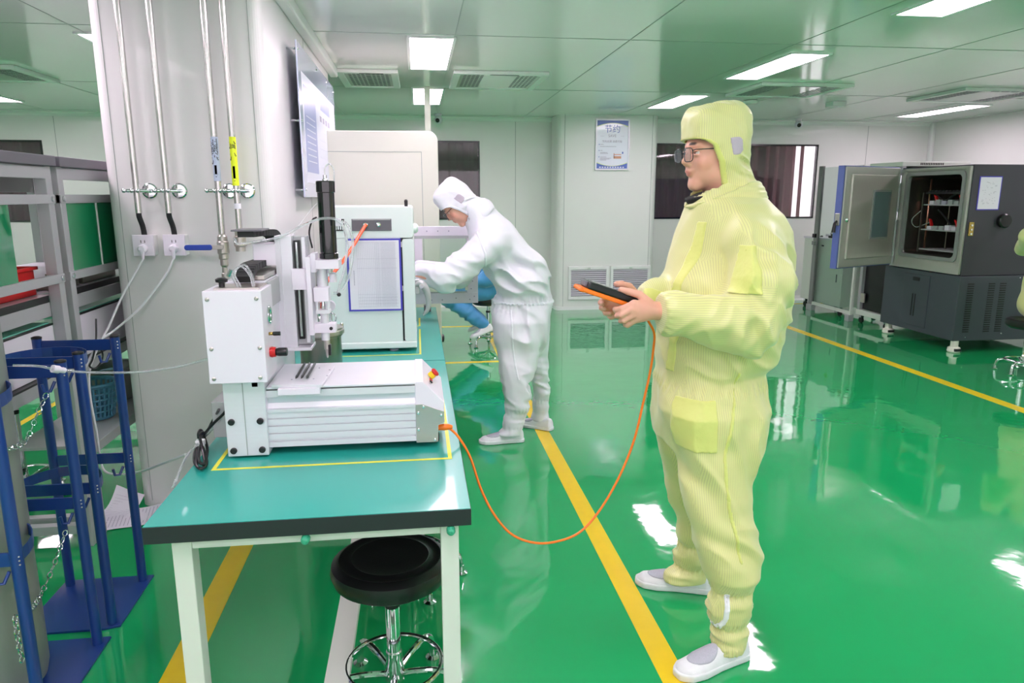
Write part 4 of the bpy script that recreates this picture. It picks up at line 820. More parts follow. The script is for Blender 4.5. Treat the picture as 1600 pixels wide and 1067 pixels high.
t = thing('plastic_basin', (-1.66, 3.98, .42), 'grey plastic basin beside the blue basket under the bench', 'basin')
MB().lathe([(.09, .421), (.12, .55), (.135, .60), (.145, .60), (.145, .59), (.128, .545), (.10, .43), (.002, .428)], (-1.655, 3.98, 0), 32).done('basin_wall', M_bowl, t)
MB().tube([(-1.66+.14*math.cos(a), 3.98+.14*math.sin(a), .60) for a in np.linspace(0, 6.2832, 33)[:-1]], .007, 8, True).done('basin_rim', M_bowl, t)
top(MB().sph((-1.66, 3.98, .54), (.10, .10, .045), 18), 'plastic_bundle', M_bag, 'blue wrap bundle lying in the grey basin', 'bundle')
stool((-2.02, 3.69, 0), 'chrome based stool seen under the bench behind the blue racks', .2, .60)
# papers on the floor
pm = MB(); nx = 12; P0 = at(137, 836, Z=.002); P1 = at(222, 826, Z=.002); P2 = at(236, 800, Z=.02); P3 = at(200, 800, Z=.02)
def sheet(p0, ux, uy, w_, h_, lift, name, label):
    mb = MB(); n = 10; vs = []
    for i in range(n+1):
        for j in range(n+1):
            u, v = i/n, j/n; z = .002+lift*(u**3)*(.6+.4*v)+.004*math.sin(u*5+v*3)**2
            vs.append((p0[0]+ux[0]*w_*u+uy[0]*h_*v, p0[1]+ux[1]*w_*u+uy[1]*h_*v, z))
    mb.add(vs, [(i*(n+1)+j, (i+1)*(n+1)+j, (i+1)*(n+1)+j+1, i*(n+1)+j+1) for i in range(n) for j in range(n)], True)
    mb.mi = 1
    for k in range(14):
        u = .15+k*.055; i = int(u*n); z = lambda v: .0032+lift*(u**3)*(.6+.4*v)+.004*math.sin(u*5+v*3)**2
        q = []
        for v in (.1, .9):
            for du in (0, .008): uu = u+du; q.append((p0[0]+ux[0]*w_*uu+uy[0]*h_*v, p0[1]+ux[1]*w_*uu+uy[1]*h_*v, z(v)+.0006))
        mb.add(q, [(0, 1, 3, 2)])
    return top(mb, name, [M_paper, M_print], label, 'paper', 'loose papers on the floor')
sheet((-1.50, 3.20), (.97, .22), (-.22, .97), .29, .21, .012, 'paper_sheet', 'printed sheet of paper lying flat at the foot of the bench posts')
sheet((-1.42, 3.27), (.3, .95), (-.95, .3), .20, .15, .10, 'paper_sheet', 'curled printed sheet leaning at the foot of the pillar')
# ================================================================ GAS CYLINDER AND BLUE CYLINDER RACKS
t = thing('gas_cylinder', (-1.30, 2.13, 0), 'tall grey steel gas cylinder standing in the near blue rack', 'gas cylinder')
MB().lathe([(.085, .012), (.108, .03), (.117, .07), (.118, .2), (.117, 1.22), (.112, 1.29), (.092, 1.36), (.062, 1.41), (.045, 1.44), (.045, 1.47)], (-1.30, 2.13, 0), 48).done('cylinder_body', M_cyl, t)
MB().lathe([(.048, 1.47), (.05, 1.50), (.05, 1.58), (.03, 1.61)], (-1.30, 2.13, 0), 32).done('valve_cap', M_cyl, t)
def chain(mb, pts, L_=.026):
    P = [np.array(p, float) for p in curve(pts, 20)]; acc = 0; last = P[0]; k = 0
    for i in range(1, len(P)):
        if np.linalg.norm(P[i]-last) >= L_*.78:
            d = P[i]-last; d /= np.linalg.norm(d); u = np.cross(d, [.3, .7, .2] if k % 2 else [.8, -.3, .5]); u /= np.linalg.norm(u); c = (P[i]+last)/2
            mb.tube([c+d*(L_/2-.004)*math.cos(a)*1.15+u*.0072*math.sin(a) for a in np.linspace(0, 6.2832, 11)[:-1]], .0019, 6, True); last = P[i]; k += 1
    return mb
def rack(y0, y1, xb, label, frontbar=True):
    t = thing('cylinder_rack', (-1.25, (y0+y1)/2, 0), label, 'rack', 'blue gas cylinder racks'); xf = -1.118
    MB().prism([(xf+.03, y1+.035), (xf+.03, y1+.02), (xf+.035, y0-.02), (xf-.02, y0-.035), (xb-.02, y0-.035), (xb-.03, y0), (xb-.03, y1+.035)], 'z', 0, .008).done('base_plate', M_blue, t, .001)
    H_ = .99
    for (X, Y) in ((xf, y0), (xf, y1), (xb, y1), (xb, y0)):
        MB().cyl((X, Y, .008), (X, Y, H_), .0165, seg=20).done('upright', M_blue, t); MB().lathe([(.0175, H_), (.0175, H_+.006), (.01, H_+.009)], (X, Y, 0), 18).done('end_cap', M_black, t)
    for z in (.962, .52):
        for Y in (y0, y1): MB().box(xb, xf, Y-.004, Y+.004, z-.02, z+.02).done('cross_bar', M_blue, t, .001)
        arc_ = [((xf+xb)/2+(xf-xb)/2*-math.cos(a), y0+.02+(y1-y0)*.55*math.sin(a), z) for a in np.linspace(0, math.pi, 15)]
        b = MB()
        for i in range(14):
            p, q = np.array(arc_[i]), np.array(arc_[i+1]); b.add([p-[0, 0, .018], q-[0, 0, .018], q+[0, 0, .018], p+[0, 0, .018], p*[1, 1, 1]+[0, .004, -.018], q+[0, .004, -.018], q+[0, .004, .018], p+[0, .004, .018]], [(0, 1, 2, 3), (7, 6, 5, 4), (3, 2, 6, 7), (0, 4, 5, 1)], True)
        b.done('curved_band', M_blue, t)
        for Y in (y0, y1):
            MB().tube([(xf-.018, Y-.01, z-.03), (xf-.03, Y-.02, z-.06), (xf-.045, Y-.025, z-.06), (xf-.05, Y-.025, z-.035)], .005, 8).done('chain_hook', M_blue, t)
            rv = MB()
            for dz in (-.012, 0, .012): rv.sph((xf+.012, Y-.011, z+dz), .0028, 8)
            rv.done('rivets', M_steel, t)
    return t
RK1 = rack(2.445, 2.735, -1.385, 'empty blue steel gas cylinder rack nearer the pillar')
RK2 = rack(1.955, 2.325, -1.405, 'blue steel rack at the left edge holding the grey gas cylinder')
top(chain(MB(), [(-1.155, 2.30, .90), (-1.17, 2.25, .84), (-1.165, 2.16, .79), (-1.172, 2.05, .80)]), 'safety_chain', M_chrome, 'upper steel chain slung around the grey gas cylinder', 'chain', 'rack chains')
top(chain(MB(), [(-1.155, 2.30, .44), (-1.165, 2.22, .36), (-1.165, 2.12, .31), (-1.13, 1.99, .34), (-1.125, 1.965, .37)]), 'safety_chain', M_chrome, 'lower steel chain slung around the grey gas cylinder', 'chain', 'rack chains')
top(chain(MB(), [(-1.16, 2.42, .90), (-1.162, 2.42, .75), (-1.16, 2.42, .55), (-1.16, 2.42, .50)]), 'safety_chain', M_chrome, 'upper steel chain hanging straight down on the empty rack', 'chain', 'rack chains')
top(chain(MB(), [(-1.16, 2.42, .46), (-1.162, 2.42, .3), (-1.16, 2.42, .1), (-1.15, 2.42, .015)]), 'safety_chain', M_chrome, 'lower steel chain hanging to the base plate of the empty rack', 'chain', 'rack chains')
top(chain(MB(), [(-1.128, 1.925, .37), (-1.13, 1.925, .30), (-1.13, 1.93, .22)]), 'safety_chain', M_chrome, 'short loose end of chain at the left edge of the near rack', 'chain', 'rack chains')
# clear hose from the rack to the robot box
hs = [at(20, 571, Y=2.2), at(60, 572, Y=2.22), at(84, 577, Y=2.25), at(100, 579, Y=2.28), at(150, 582, Y=2.3), at(220, 581, Y=2.25), at(280, 572, Y=2.15), at(333, 559, Y=2.08)]
t = thing('gas_hose', hs[0]*[1, 1, 0]+[0, 0, .97], 'clear gas hose crossing from the rack to the robot control box', 'hose'); MB().tube(curve(hs, 8), .0035, 10).done('hose', M_tube, t)
a = at(82, 576, Y=2.25); b = at(101, 579, Y=2.28); MB().tube([a, (a+b)/2, (a+b)/2+(b-a)*.1, b], [.012, .012, .009, .009], 16).done('hose_coupling', M_white, t)
bl = [at(x, y, X=-1.40) for x, y in ((150, 498), (150, 530), (145, 560), (140, 572), (150, 575), (160, 560), (155, 545), (120, 548))]
top(MB().tube(curve(bl, 6), .004, 8), 'black_cord', M_black, 'short black cord looped behind the blue rack', 'cord')
M_dsteel = mat('door_panel_steel', (200, 197, 188), 0.3, metal=.6, var=.08, stretch=(20, 20, 1), vscale=12)
M_fsteel = mat('frame_steel', (182, 184, 176), 0.36, metal=.5, var=.05)
M_dglass = mat('chamber_window_glass', (104, 128, 134), 0.06, metal=.3, coat=.8, var=.1)
# ================================================================ TEST CHAMBER
T = thing('test_chamber', (5.65, 6.6, 0), 'large charcoal climatic test chamber with its door open', 'test chamber')
xf, y0, y1, xr = 5.10, 6.10, 7.09, 6.45
zb, zt = .745, 1.775
# hollow upper body around the opening
oy0, oy1, oz0, oz1 = 6.21, 6.97, .90, 1.69
for nm, q in (('upper_side', (xf, xr, y0, y0+.05, zb, zt)), ('upper_side', (xf, xr, y1-.05, y1, zb, zt)), ('upper_roof', (xf, xr, y0+.05, y1-.05, zt-.05, zt)), ('upper_back', (xr-.05, xr, y0+.05, y1-.05, zb, zt-.05)), ('upper_floor', (xf, xr-.05, y0+.05, y1-.05, zb, zb+.05))):
    MB().box(*q).done(nm, M_dark, T, .004)
def ring(x0, x1, a0, a1, c0, c1, b0, b1, d0, d1, r1, r2, name, m_):
    A = rrect(a0, a1, c0, c1, r1, 5); B = rrect(b0, b1, d0, d1, r2, 5); n = len(A); mb = MB()
    vs = [(x0, p[0], p[1]) for p in A]+[(x1, p[0], p[1]) for p in B]
    return mb, vs, n
fr = MB(); A = rrect(y0+.012, y1-.02, zb+.008, zt-.012, .01, 5); B = rrect(oy0-.035, oy1+.035, oz0-.035, oz1+.035, .05, 5); Cc = rrect(oy0, oy1, oz0, oz1, .05, 5); n = len(A)
rings = [(xf+.0, A), (xf-.022, A), (xf-.022, rrect(y0+.03, y1-.04, zb+.03, zt-.03, .02, 5)), (xf-.004, B)]
vs = [(x, p[0], p[1]) for x, R_ in rings for p in R_]; fs = [(k*n+i, k*n+(i+1) % n, (k+1)*n+(i+1) % n, (k+1)*n+i) for k in range(3) for i in range(n)]
fr.add(vs, fs, True); fr.done('door_frame', M_fsteel, T)
g = MB(); rg = [(xf-.004, B), (xf-.018, B), (xf-.018, Cc), (xf+.02, Cc)]; vs = [(x, p[0], p[1]) for x, R_ in rg for p in R_]; g.add(vs, fs, True); g.done('gasket', M_gask, T)
D_ = xr-.15
li = MB(); rg = [(xf+.02, Cc), (D_, rrect(oy0-.03, oy1+.03, oz0-.03, oz1+.03, .05, 5))]; vs = [(x, p[0], p[1]) for x, R_ in rg for p in R_]; li.add(vs, [(i, (i+1) % n, n+(i+1) % n, n+i) for i in range(n)]+[tuple(range(n, 2*n))]); li.done('steel_liner', M_ss, T)
for zz in (1.40, 1.15, .95):
    s_ = MB()
    for i in range(14): s_.cyl((xf+.12+i*.05, oy0+.02, zz), (xf+.12+i*.05, 6.80, zz), .003, seg=6)
    s_.box(xf+.08, xf+.09, oy0+.02, 6.82, zz-.006, zz+.006); s_.box(xf+.09, xf+.78, 6.81, 6.82, zz-.006, zz+.006); s_.done('wire_shelf', M_alud, T)
for Y in (6.83, 6.24): MB().box(xf+.075, xf+.09, Y, Y+.012, .92, 1.52).done('shelf_upright', M_ss, T)
MB().box(xf+.30, xf+.315, 6.72, 6.732, .95, 1.4).done('shelf_upright', M_ss, T)
for Y in (6.36, 6.30, 6.33): MB().cyl((D_-.04, Y, 1.35), (D_-.04, Y, 1.67), .012, seg=12).done('heater_tube', M_copper, T)
MB().cyl((D_-.05, 6.48, 1.38), (D_-.05, 6.48, 1.67), .012, seg=12).done('heater_tube', M_copper, T)
MB().cyl((xf+.2, 6.90, .95), (xf+.2, 6.90, 1.66), .010, seg=12).done('inner_rod', M_copper, T)
random.seed(9)
# devices under test on the shelves
for zz in (1.40, 1.15):
    for i in range(6):
        y = 6.28+i*.085; hh = .03+.02*random.random()
        tag(top(MB().box(xf+.10, xf+.17, y, y+.06, zz+.004, zz+.004+hh), 'test_fixture', random.choice([M_alud, M_print, M_white]), ('upper', 'middle')[zz < 1.3]+' shelf test fixture inside the chamber, '+('first', 'second', 'third', 'fourth', 'fifth', 'sixth')[i]+' from the right', 'fixture', 'test fixtures on the chamber shelves'))
for (y, zz, l) in ((6.70, 1.43, 'red clip upper left inside the chamber'), (6.36, 1.43, 'red clip upper right inside the chamber'), (6.74, 1.19, 'red clip lower left inside the chamber'), (6.38, 1.19, 'red clip lower right inside the chamber')):
    top(MB().prism([(y, zz-.025), (y+.02, zz+.02), (y+.045, zz+.07), (y+.02, zz+.06), (y-.012, zz+.0)], 'x', xf+.125, xf+.145), 'red_clip', M_red, l, 'clip', 'red clips in the chamber')
for k, pts in enumerate((((xf+.14, 6.72, 1.50), (xf+.14, 6.6, 1.44), (xf+.14, 6.5, 1.49), (xf+.14, 6.4, 1.53)), ((xf+.16, 6.66, 1.43), (xf+.16, 6.56, 1.45), (xf+.16, 6.48, 1.53)), ((xf+.16, 6.7, 1.35), (xf+.16, 6.6, 1.28), (xf+.16, 6.5, 1.2)), ((xf+.1, 6.84, 1.36), (xf+.05, 6.93, 1.25), (xf+.08, 6.9, 1.17), (xf+.12, 6.76, 1.22)))):
    top(MB().tube(curve(pts, 6), .009 if k < 3 else .004, 8), 'test_lead', M_blackm if k < 3 else M_alud, ('upper black lead looping inside the chamber', 'short black lead rising inside the chamber', 'black lead between the chamber shelves', 'grey lead looping out at the left inside the chamber')[k], 'cable', 'leads inside the chamber')
cb = MB()
for i in range(12): cb.sph((xf+.11, 6.26+i*.047, 1.533), (.02, .02, .014), 8)
cb.box(xf+.09, xf+.13, 6.24, 6.82, 1.508, 1.528); top(cb, 'cable_tray', M_blackm, 'black lumpy cable tray across the top of the chamber shelves', 'tray')
# lower cabinet
MB().box(xf-.012, xr, y0-.01, y1+.10, .115, zb-.004).done('lower_cabinet', M_darkl, T, .006)
MB().box(xf-.020, xf-.011, 6.48, 6.86, .17, .70).done('service_door', M_darkl, T, .003)
MB().box(xf-.0225, xf-.0195, 6.62, 6.72, .635, .672).done('door_pull', M_black, T)
for Y in (6.655, 6.695): MB().box(xf-.023, xf-.0195, Y, Y+.012, .27, .50).done('vent_slot', M_black, T)
for X in (xf+.08, xf+.30, xf+.42):
    v = MB()
    for i in range(22): v.box(X, X+.065, y0-.0125, y0-.009, .20+i*.022, .211+i*.022)
    v.done('louvre_panel', M_black, T)
for (X, Z) in ((xf+.62, .72), (xf+.5, .18), (xf+.12, .15)): MB().lathe([(.006, y0-.010), (.006, y0-.014)], (X, 0, Z), 10, 'y').done('screw', M_chrome, T)
for (X, Y) in ((xf+.05, y0+.03), (xf+.05, y1+.03), (xr-.1, y0+.06), (xr-.1, y1)):
    f = MB().lathe([(.052, 0), (.06, .01), (.055, .045), (.035, .055), (.035, .115)], (X, Y, 0), 20).done('machine_foot', M_cream, T); MB().box(X-.035, X+.03, Y-.062, Y-.045, .015, .04).done('foot_slot', M_black, f)
# side fittings
MB().box(5.168-.0, 5.40, y0-.004, y0-.001, 1.359, 1.668).done('chart_frame', M_purple, T)
MB().box(5.178, 5.39, y0-.006, y0-.003, 1.368, 1.659).done('chart_sheet', M_paper, T)
pr = MB(); random.seed(4)
for i in range(34): X = 5.20+random.random()*.14; Z = 1.40+random.random()*.22; pr.box(X, X+.006+random.random()*.02, y0-.0068, y0-.0062, Z, Z+.0025)
pr.done('chart_print', M_print, T)
q = at(1566, 345, Y=y0); MB().lathe([(.060, y0), (.066, y0-.015), (.066, y0-.04), (.055, y0-.05)], (q[0], 0, q[2]), 32, 'y').done('port_plug', M_black, T)
MB().box(5.115, 5.165, y0-.012, y0-.001, 1.12, 1.25).done('lock_plate', M_brass, T, .004)
for z in (1.14, 1.18, 1.22): MB().cyl((5.14, y0-.012, z), (5.14, y0-.018, z), .010, seg=12).done('lock_screw', M_chrome, T)
# open door, hinged on the far edge of the opening
ang = math.radians(66); hx, hy = xf-.03, 7.05; L_ = .95
dv = np.array([-math.sin(ang), -math.cos(ang)]); nv = np.array([dv[1], -dv[0]])          # nv points away from the opening side
if nv[0] > 0: nv = -nv
def DP(u, n_): return (hx+dv[0]*u+nv[0]*n_, hy+dv[1]*u+nv[1]*n_)
def dbox(u0, u1, n0, n1, z0, z1, name, m_, bevel=.003, par=None):
    mb = MB(); mb.prism([DP(u0, n0), DP(u1, n0), DP(u1, n1), DP(u0, n1)], 'z', z0, z1); return mb.done(name, m_, par or T, bevel)
DR = dbox(.0, L_, .03, .10, .765, 1.785, 'chamber_door', M_door, .004)
dbox(.01, L_-.01, .012, .03, .775, 1.775, 'door_liner_frame', M_fsteel, .006, DR)
dbox(.07, L_-.09, -.012, .013, .86, 1.70, 'door_inner_panel', M_dsteel, .008, DR)
dbox(.18, .50, -.018, -.011, 1.05, 1.55, 'door_window_frame', M_gask, .004, DR)
dbox(.20, .48, -.021, -.017, 1.07, 1.53, 'door_window', M_dglass, 0, DR)
dbox(L_-.035, L_+.012, .035, .085, 1.20, 1.32, 'latch_plate', M_steel, .004, DR)
a = np.array(DP(L_+.01, .06)); MB().tube([(a[0], a[1], 1.24), (a[0]+dv[0]*.03, a[1]+dv[1]*.03, 1.22), (a[0]+dv[0]*.04, a[1]+dv[1]*.04, 1.13)], [.012, .014, .02], 12).done('latch_handle', M_black, DR)
b = np.array(DP(L_-.06, 0)); MB().sph((b[0], b[1], 1.255), .022, 12).done('latch_pin', M_chrome, DR)
for z in (.9, 1.28, 1.66): MB().cyl((hx-.005, hy+.01, z-.04), (hx-.005, hy+.01, z+.04), .012, seg=14).done('hinge', M_chrome, T)
# ================================================================ INSTRUMENT RACK AND CART BEHIND IT
Rk = thing('instrument_rack', (5.6, 7.5, 0), 'grey wheeled instrument rack between the chamber and the white cart', 'rack')
ry0, ry1, rx0, rx1 = 7.24, 7.80, 5.2, 6.0
for (X, Y) in ((rx0, ry0), (rx0, ry1-.05), (rx1-.05, ry0), (rx1-.05, ry1-.05)): MB().box(X, X+.05, Y, Y+.05, .13, 1.80).done('rack_post', M_alud, Rk, .004)
MB().box(rx0-.01, rx1, ry0-.01, ry1, 1.80, 1.85).done('rack_roof', M_legw, Rk, .008)
v = MB()
for i in range(14): v.box(rx0+.2+i*.02, rx0+.212+i*.02, ry0-.012, ry0-.009, 1.815, 1.838)
v.done('roof_slots', M_black, Rk); MB().box(rx0-.01, rx1, ry0-.01, ry1, .10, .16).done('rack_plinth', M_legw, Rk, .006)
MB().box(rx0+.04, rx1-.04, ry0+.04, ry1-.05, .17, 1.78).done('rack_inside', M_black, Rk)
MB().box(rx0+.002, rx0+.02, ry1-.12, ry1-.05, .25, .36).done('rack_bracket', M_steel, Rk, .003)
def castor(X, Y, h_, par, mw=None):
    c = MB().cyl((X-.012, Y, .035), (X+.012, Y, .035), .035, seg=24).done('castor_wheel', mw or M_blackm, par); MB().box(X-.02, X+.02, Y-.02, Y+.02, .065, h_).done('castor_fork', M_chrome, c, .003)
for (X, Y) in ((rx0+.04, ry0+.05), (rx0+.04, ry1-.05), (rx1-.05, ry0+.05), (rx1-.05, ry1-.05)): castor(X, Y, .10, Rk)
Ct = thing('equipment_cart', (5.55, 8.65, 0), 'pale grey green cart cabinet on castors with a lime warning sticker', 'cart')
cx0, cy0, cy1, cx1 = 5.22, 8.18, 9.12, 5.8
MB().box(cx0, cx1, cy0, cy1, .115, .93).done('cart_body', M_legw, Ct, .006)
MB().box(cx0-.006, cx0, cy0+.02, 8.72, .16, .88).done('cart_door', M_legw, Ct, .003); MB().box(cx0-.006, cx0, 8.80, cy1-.02, .16, .88).done('cart_door', M_legw, Ct, .003)
MB().box(cx0-.012, cx0-.006, 8.28, 8.295, .42, .52).done('door_slot', M_shelf, Ct); MB().box(cx0-.010, cx0-.005, 8.63, 8.68, .845, .865).done('door_lock', M_black, Ct)
MB().box(cx0-.01, cx1, cy0-.01, cy1+.01, .93, .955).done('cart_top', M_white, Ct, .004)
q = MB(); q.prism([(8.33-.055, .80), (8.33, .87), (8.33+.055, .80), (8.33, .73)], 'x', cx0-.0085, cx0-.006); q.mi = 1
for (dy, dz) in ((-.015, .015), (.015, .015), (0, -.012), (0, .03)): q.box(cx0-.0095, cx0-.0085, 8.33+dy-.008, 8.33+dy+.008, .80+dz-.008, .80+dz+.008)
q.done('warning_sticker', [M_lime, M_ink], Ct)
for (X, Y) in ((cx0+.05, cy0+.06), (cx0+.05, cy1-.06), (cx1-.06, cy0+.06), (cx1-.06, cy1-.06)): castor(X, Y, .115, Ct)
# glass screen with a slotted rail standing before the cart
Gs = thing('glass_screen', (5.16, 8.5, 0), 'clear glass screen with a slotted steel rail before the cart', 'screen')
rl = MB(); rl.box(5.145, 5.185, 8.70, 8.78, .08, 1.86); Gs1 = rl.done('slotted_rail', M_gask, Gs, .003)
sl = MB()
for i in range(40): sl.box(5.143, 5.1455, 8.73, 8.745, .9+i*.023, .912+i*.023)
sl.done('rail_slots', M_seam, Gs1); MB().box(5.160, 5.168, 7.87, 8.70, .12, 1.84).done('glass_pane', M_glass, Gs)
MB().box(5.15, 5.18, 7.84, 7.87, .08, 1.84).done('end_rail', M_legw, Gs, .003); MB().box(5.15, 5.18, 7.87, 8.70, .08, .12).done('bottom_rail', M_legw, Gs, .003)
for Z in (.86, .955): MB().box(5.12, 5.146, 8.71, 8.77, Z, Z+.05).done('rail_clip', M_black if Z > .9 else M_gask, Gs, .003)
MB().box(5.13, 5.2, 8.68, 8.80, 0, .08).done('screen_foot', M_alud, Gs, .004); MB().box(5.13, 5.2, 7.84, 7.92, 0, .08).done('screen_foot', M_alud, Gs, .004)
# odds and ends on the cart
random.seed(21)
its = [(5.30, 8.60, 'dark clamp tool lying on the cart top', M_black, (.05, .10, .05)), (5.38, 8.42, 'large dark plug block on the cart top', M_shelf, (.07, .10, .12)), (5.45, 8.25, 'black rod tool on the cart nearest the chamber door', M_black, (.03, .14, .09)), (5.28, 8.36, 'small dark bracket at the front of the cart top', M_black, (.03, .05, .03)), (5.30, 8.85, 'tiny dark clip at the left end of the cart top', M_black, (.02, .05, .02)), (5.50, 8.55, 'white box among the tools on the cart top', M_white, (.14, .22, .10)), (5.5, 8.9, 'low white box at the back of the cart top', M_white, (.12, .16, .05)), (5.36, 8.22, 'orange red block on the cart beside the chamber door', M_red, (.05, .06, .09)), (5.60, 8.30, 'white pack at the rear of the cart top', M_white, (.12, .2, .13))]
for k, (x, y, l, m_, s_) in enumerate(its):
    mb = MB(); mb.box(-s_[0]/2, s_[0]/2, -s_[1]/2, s_[1]/2, 0, s_[2]*.6); mb.box(-s_[0]/3, s_[0]/3, -s_[1]/2.6, s_[1]/8, s_[2]*.6, s_[2])
    mb.xf(Matrix.Translation((x, y, .9555)) @ Matrix.Rotation((0, .35, .5, .2, .1, 0, .1, 0, 0)[k], 4, 'Z')); top(mb, ('clamp_tool', 'plug_block', 'rod_tool', 'bracket', 'clip', 'small_box', 'small_box', 'red_block', 'small_box')[k], m_, l, ('tool', 'plug', 'tool', 'bracket', 'clip', 'box', 'box', 'block', 'box')[k], None, .004)
stool((5.13, 5.30, 0), 'black round stool at the right edge beside the test chamber', .1, .47)
# ================================================================ PEOPLE
SKIN = np.array(srgb(224, 168, 146)[:3]); LIP = np.array(srgb(190, 110, 104)[:3]); HAIR = np.array(srgb(34, 28, 28)[:3])
def rotz(P, a, c):
    q = P-np.array(c); ca, sa = math.cos(-a), math.sin(-a)
    return np.stack([q[:, 0]*ca-q[:, 1]*sa, q[:, 0]*sa+q[:, 1]*ca, q[:, 2]], 1)
class Pose:
    """head frame: origin at the middle of the head, -x is where the face looks; pitch nods it down, yaw turns it"""
    def __init__(s, c, yaw=0, pitch=0, sc=1.0):
        s.c = np.array(c, float); cy, sy, cp, sp = math.cos(yaw), math.sin(yaw), math.cos(pitch), math.sin(pitch)
        s.R = np.array([[cy, -sy, 0], [sy, cy, 0], [0, 0, 1]]) @ np.array([[cp, 0, -sp], [0, 1, 0], [sp, 0, cp]]); s.sc = sc
    def loc(s, P): return (P-s.c) @ s.R / s.sc
    def wor(s, p): return s.c + s.R @ (np.array(p, float)*s.sc)
def head_sdf(q):
    d = ell(q, (.012, 0, .035), (.092, .074, .095))
    d = smin(d, ell(q, (-.035, 0, -.015), (.054, .060, .085)), .03)
    d = smin(d, ell(q, (-.022, 0, -.068), (.060, .056, .042)), .025)
    d = smin(d, seg(q, (-.074, -.008, -.098), (-.074, .008, -.098), .018, .018), .02)
    for s in (-1, 1):
        d = smin(d, ell(q, (-.060, s*.038, -.030), (.022, .022, .020)), .015)       # cheek
        d = smin(d, seg(q, (-.085, s*.012, .024), (-.072, s*.046, .026), .009, .008), .014)  # brow ridge
        d = smax(d, -ell(q, (-.094, s*.031, .004), (.020, .018, .011)), .012)       # eye socket
    d = smin(d, seg(q, (-.086, 0, .012), (-.107, 0, -.022), .0065, .0095), .010)
    for s in (-1, 1): d = smin(d, ell(q, (-.096, s*.011, -.028), (.011, .008, .008)), .006)
    d = smin(d, ell(q, (-.087, 0, -.046), (.012, .020, .010)), .012)
    d = smin(d, ell(q, (-.0935, 0, -.053), (.0085, .020, .0048)), .005); d = smin(d, ell(q, (-.091, 0, -.0635), (.0085, .017, .0055)), .005)
    d = smax(d, -seg(q, (-.104, -.02, -.0580), (-.104, .02, -.0580), .0035, .0035), .003)
    for s in (-1, 1):
        d = smin(d, ell(q, (-.0845, s*.031, .0085), (.010, .017, .0045)), .004)       # upper lid
        d = smin(d, ell(q, (-.082, s*.031, -.004), (.009, .015, .004)), .004)
        d = smin(d, ell(q, (.008, s*.074, -.005), (.016, .010, .030)), .008)        # ear
    return d
def head_col(q):
    c = np.tile(SKIN, (len(q), 1))
    def blend(m, col): return c+(np.array(col)-c)*m[:, None]
    g = lambda ctr, r: np.clip(1.6-1.6*((((q-np.array(ctr))/np.array(r))**2).sum(1)), 0, 1)
    c = blend(g((-.094, 0, -.058), (.02, .022, .012))*.8, LIP)
    for s in (-1, 1):
        c = blend(g((-.088, s*.026, .031), (.02, .021, .0055))*.95, HAIR); c = blend(g((-.085, s*.031, .0055), (.016, .017, .0035))*.7, HAIR)
        c = blend(g((-.06, s*.045, -.03), (.03, .03, .03))*.25, SKIN*[1.05, .8, .75])
    return c
def hand_sdf(q, wrist, knuck, fingers, thumb, u):
    """palm from wrist to knuckle row, five separate fingers given as joint chains"""
    w_ = np.array(wrist, float); k = [np.array(v, float) for v in knuck]
    d = np.full(len(q), 9.0)
    for i, kk in enumerate(k): d = smin(d, seg(q, w_+(kk-w_)*.12, kk, .016, .0115-.0008*i), .012)
    d = smin(d, seg(q, w_, w_+(k[1]-w_)*.6, (.022, .014), (.030, .013), u), .012)
    for ch in fingers+[thumb]:
        f = np.full(len(q), 9.0); r0 = .0098 if ch is not thumb else .0125
        r = [r0, r0*.93, r0*.86, r0*.74]
        for i in range(len(ch)-1): f = smin(f, seg(q, ch[i], ch[i+1], r[i], r[i+1]), .003)
        d = smin(d, f, .0035)
    return d
def shoe_sdf(q, part):
    """x forward (toe at +.15), y across, z up, heel at -.125"""
    x = q[:, 0]; wy = np.interp(x, [-.13, -.11, -.06, 0, .07, .12, .15], [.024, .032, .033, .036, .046, .042, .022]); cy = np.interp(x, [-.12, .15], [0, .004])
    dy = np.abs(q[:, 1]-cy)-wy; dx = np.abs(x-.0125)-.140
    out = np.sqrt(np.maximum(dy+.012, 0)**2+np.maximum(dx+.012, 0)**2)-.012+np.minimum(np.maximum(dy+.012, dx+.012), 0)
    if part == 'sole': return smax(out-.004, np.abs(q[:, 2]-.0125)-.0125, .006)
    h = np.interp(x, [-.13, -.10, -.03, .03, .09, .13, .15], [.078, .085, .082, .066, .050, .043, .03])
    k = np.sqrt((np.maximum(np.abs(q[:, 1]-cy), 0)/(wy+.002))**2.4+(np.maximum(q[:, 2], 0)/h)**2.4); up = (k-1)*.035
    return smax(smax(up, dx, .02), -(q[:, 2]-.015), .004)
def make_shoe(par, heel, toe, k):
    """heel and toe: floor points"""
    h = np.array(heel, float); t = np.array(toe, float); d = t-h; L_ = np.linalg.norm(d); s = L_/.28; fx = d/L_; zz = np.array([0, 0, 1.0]); zz -= fx*(zz@fx); zz /= np.linalg.norm(zz); fy = np.cross(zz, fx)
    Rm = np.stack([fx, fy, zz], 1); c = h+fx*.1275*s
    lc = lambda P: ((P-c)@Rm)/s
    lo = np.minimum(h, t)-[.07, .07, .03]; hi = np.maximum(h, t)+[.07, .07, .14]
    sh = sdf_obj('shoe', lambda P: shoe_sdf(lc(P), 'up')*s, lo, hi, .0035, M_shoe, par)
    sdf_obj('sole', lambda P: shoe_sdf(lc(P), 'sole')*s, lo, hi, .0035, M_sole, sh)
    sdf_obj('mesh_vamp', lambda P: np.maximum(shoe_sdf(lc(P), 'up')-.0016, np.maximum((np.sqrt(((lc(P)[:, 0]-.055)/.055)**2+((lc(P)[:, 1]-.003)/.034)**2)-1)*.03, .03-lc(P)[:, 2]))*s, lo, hi, .003, M_mesh, sh)
    return sh
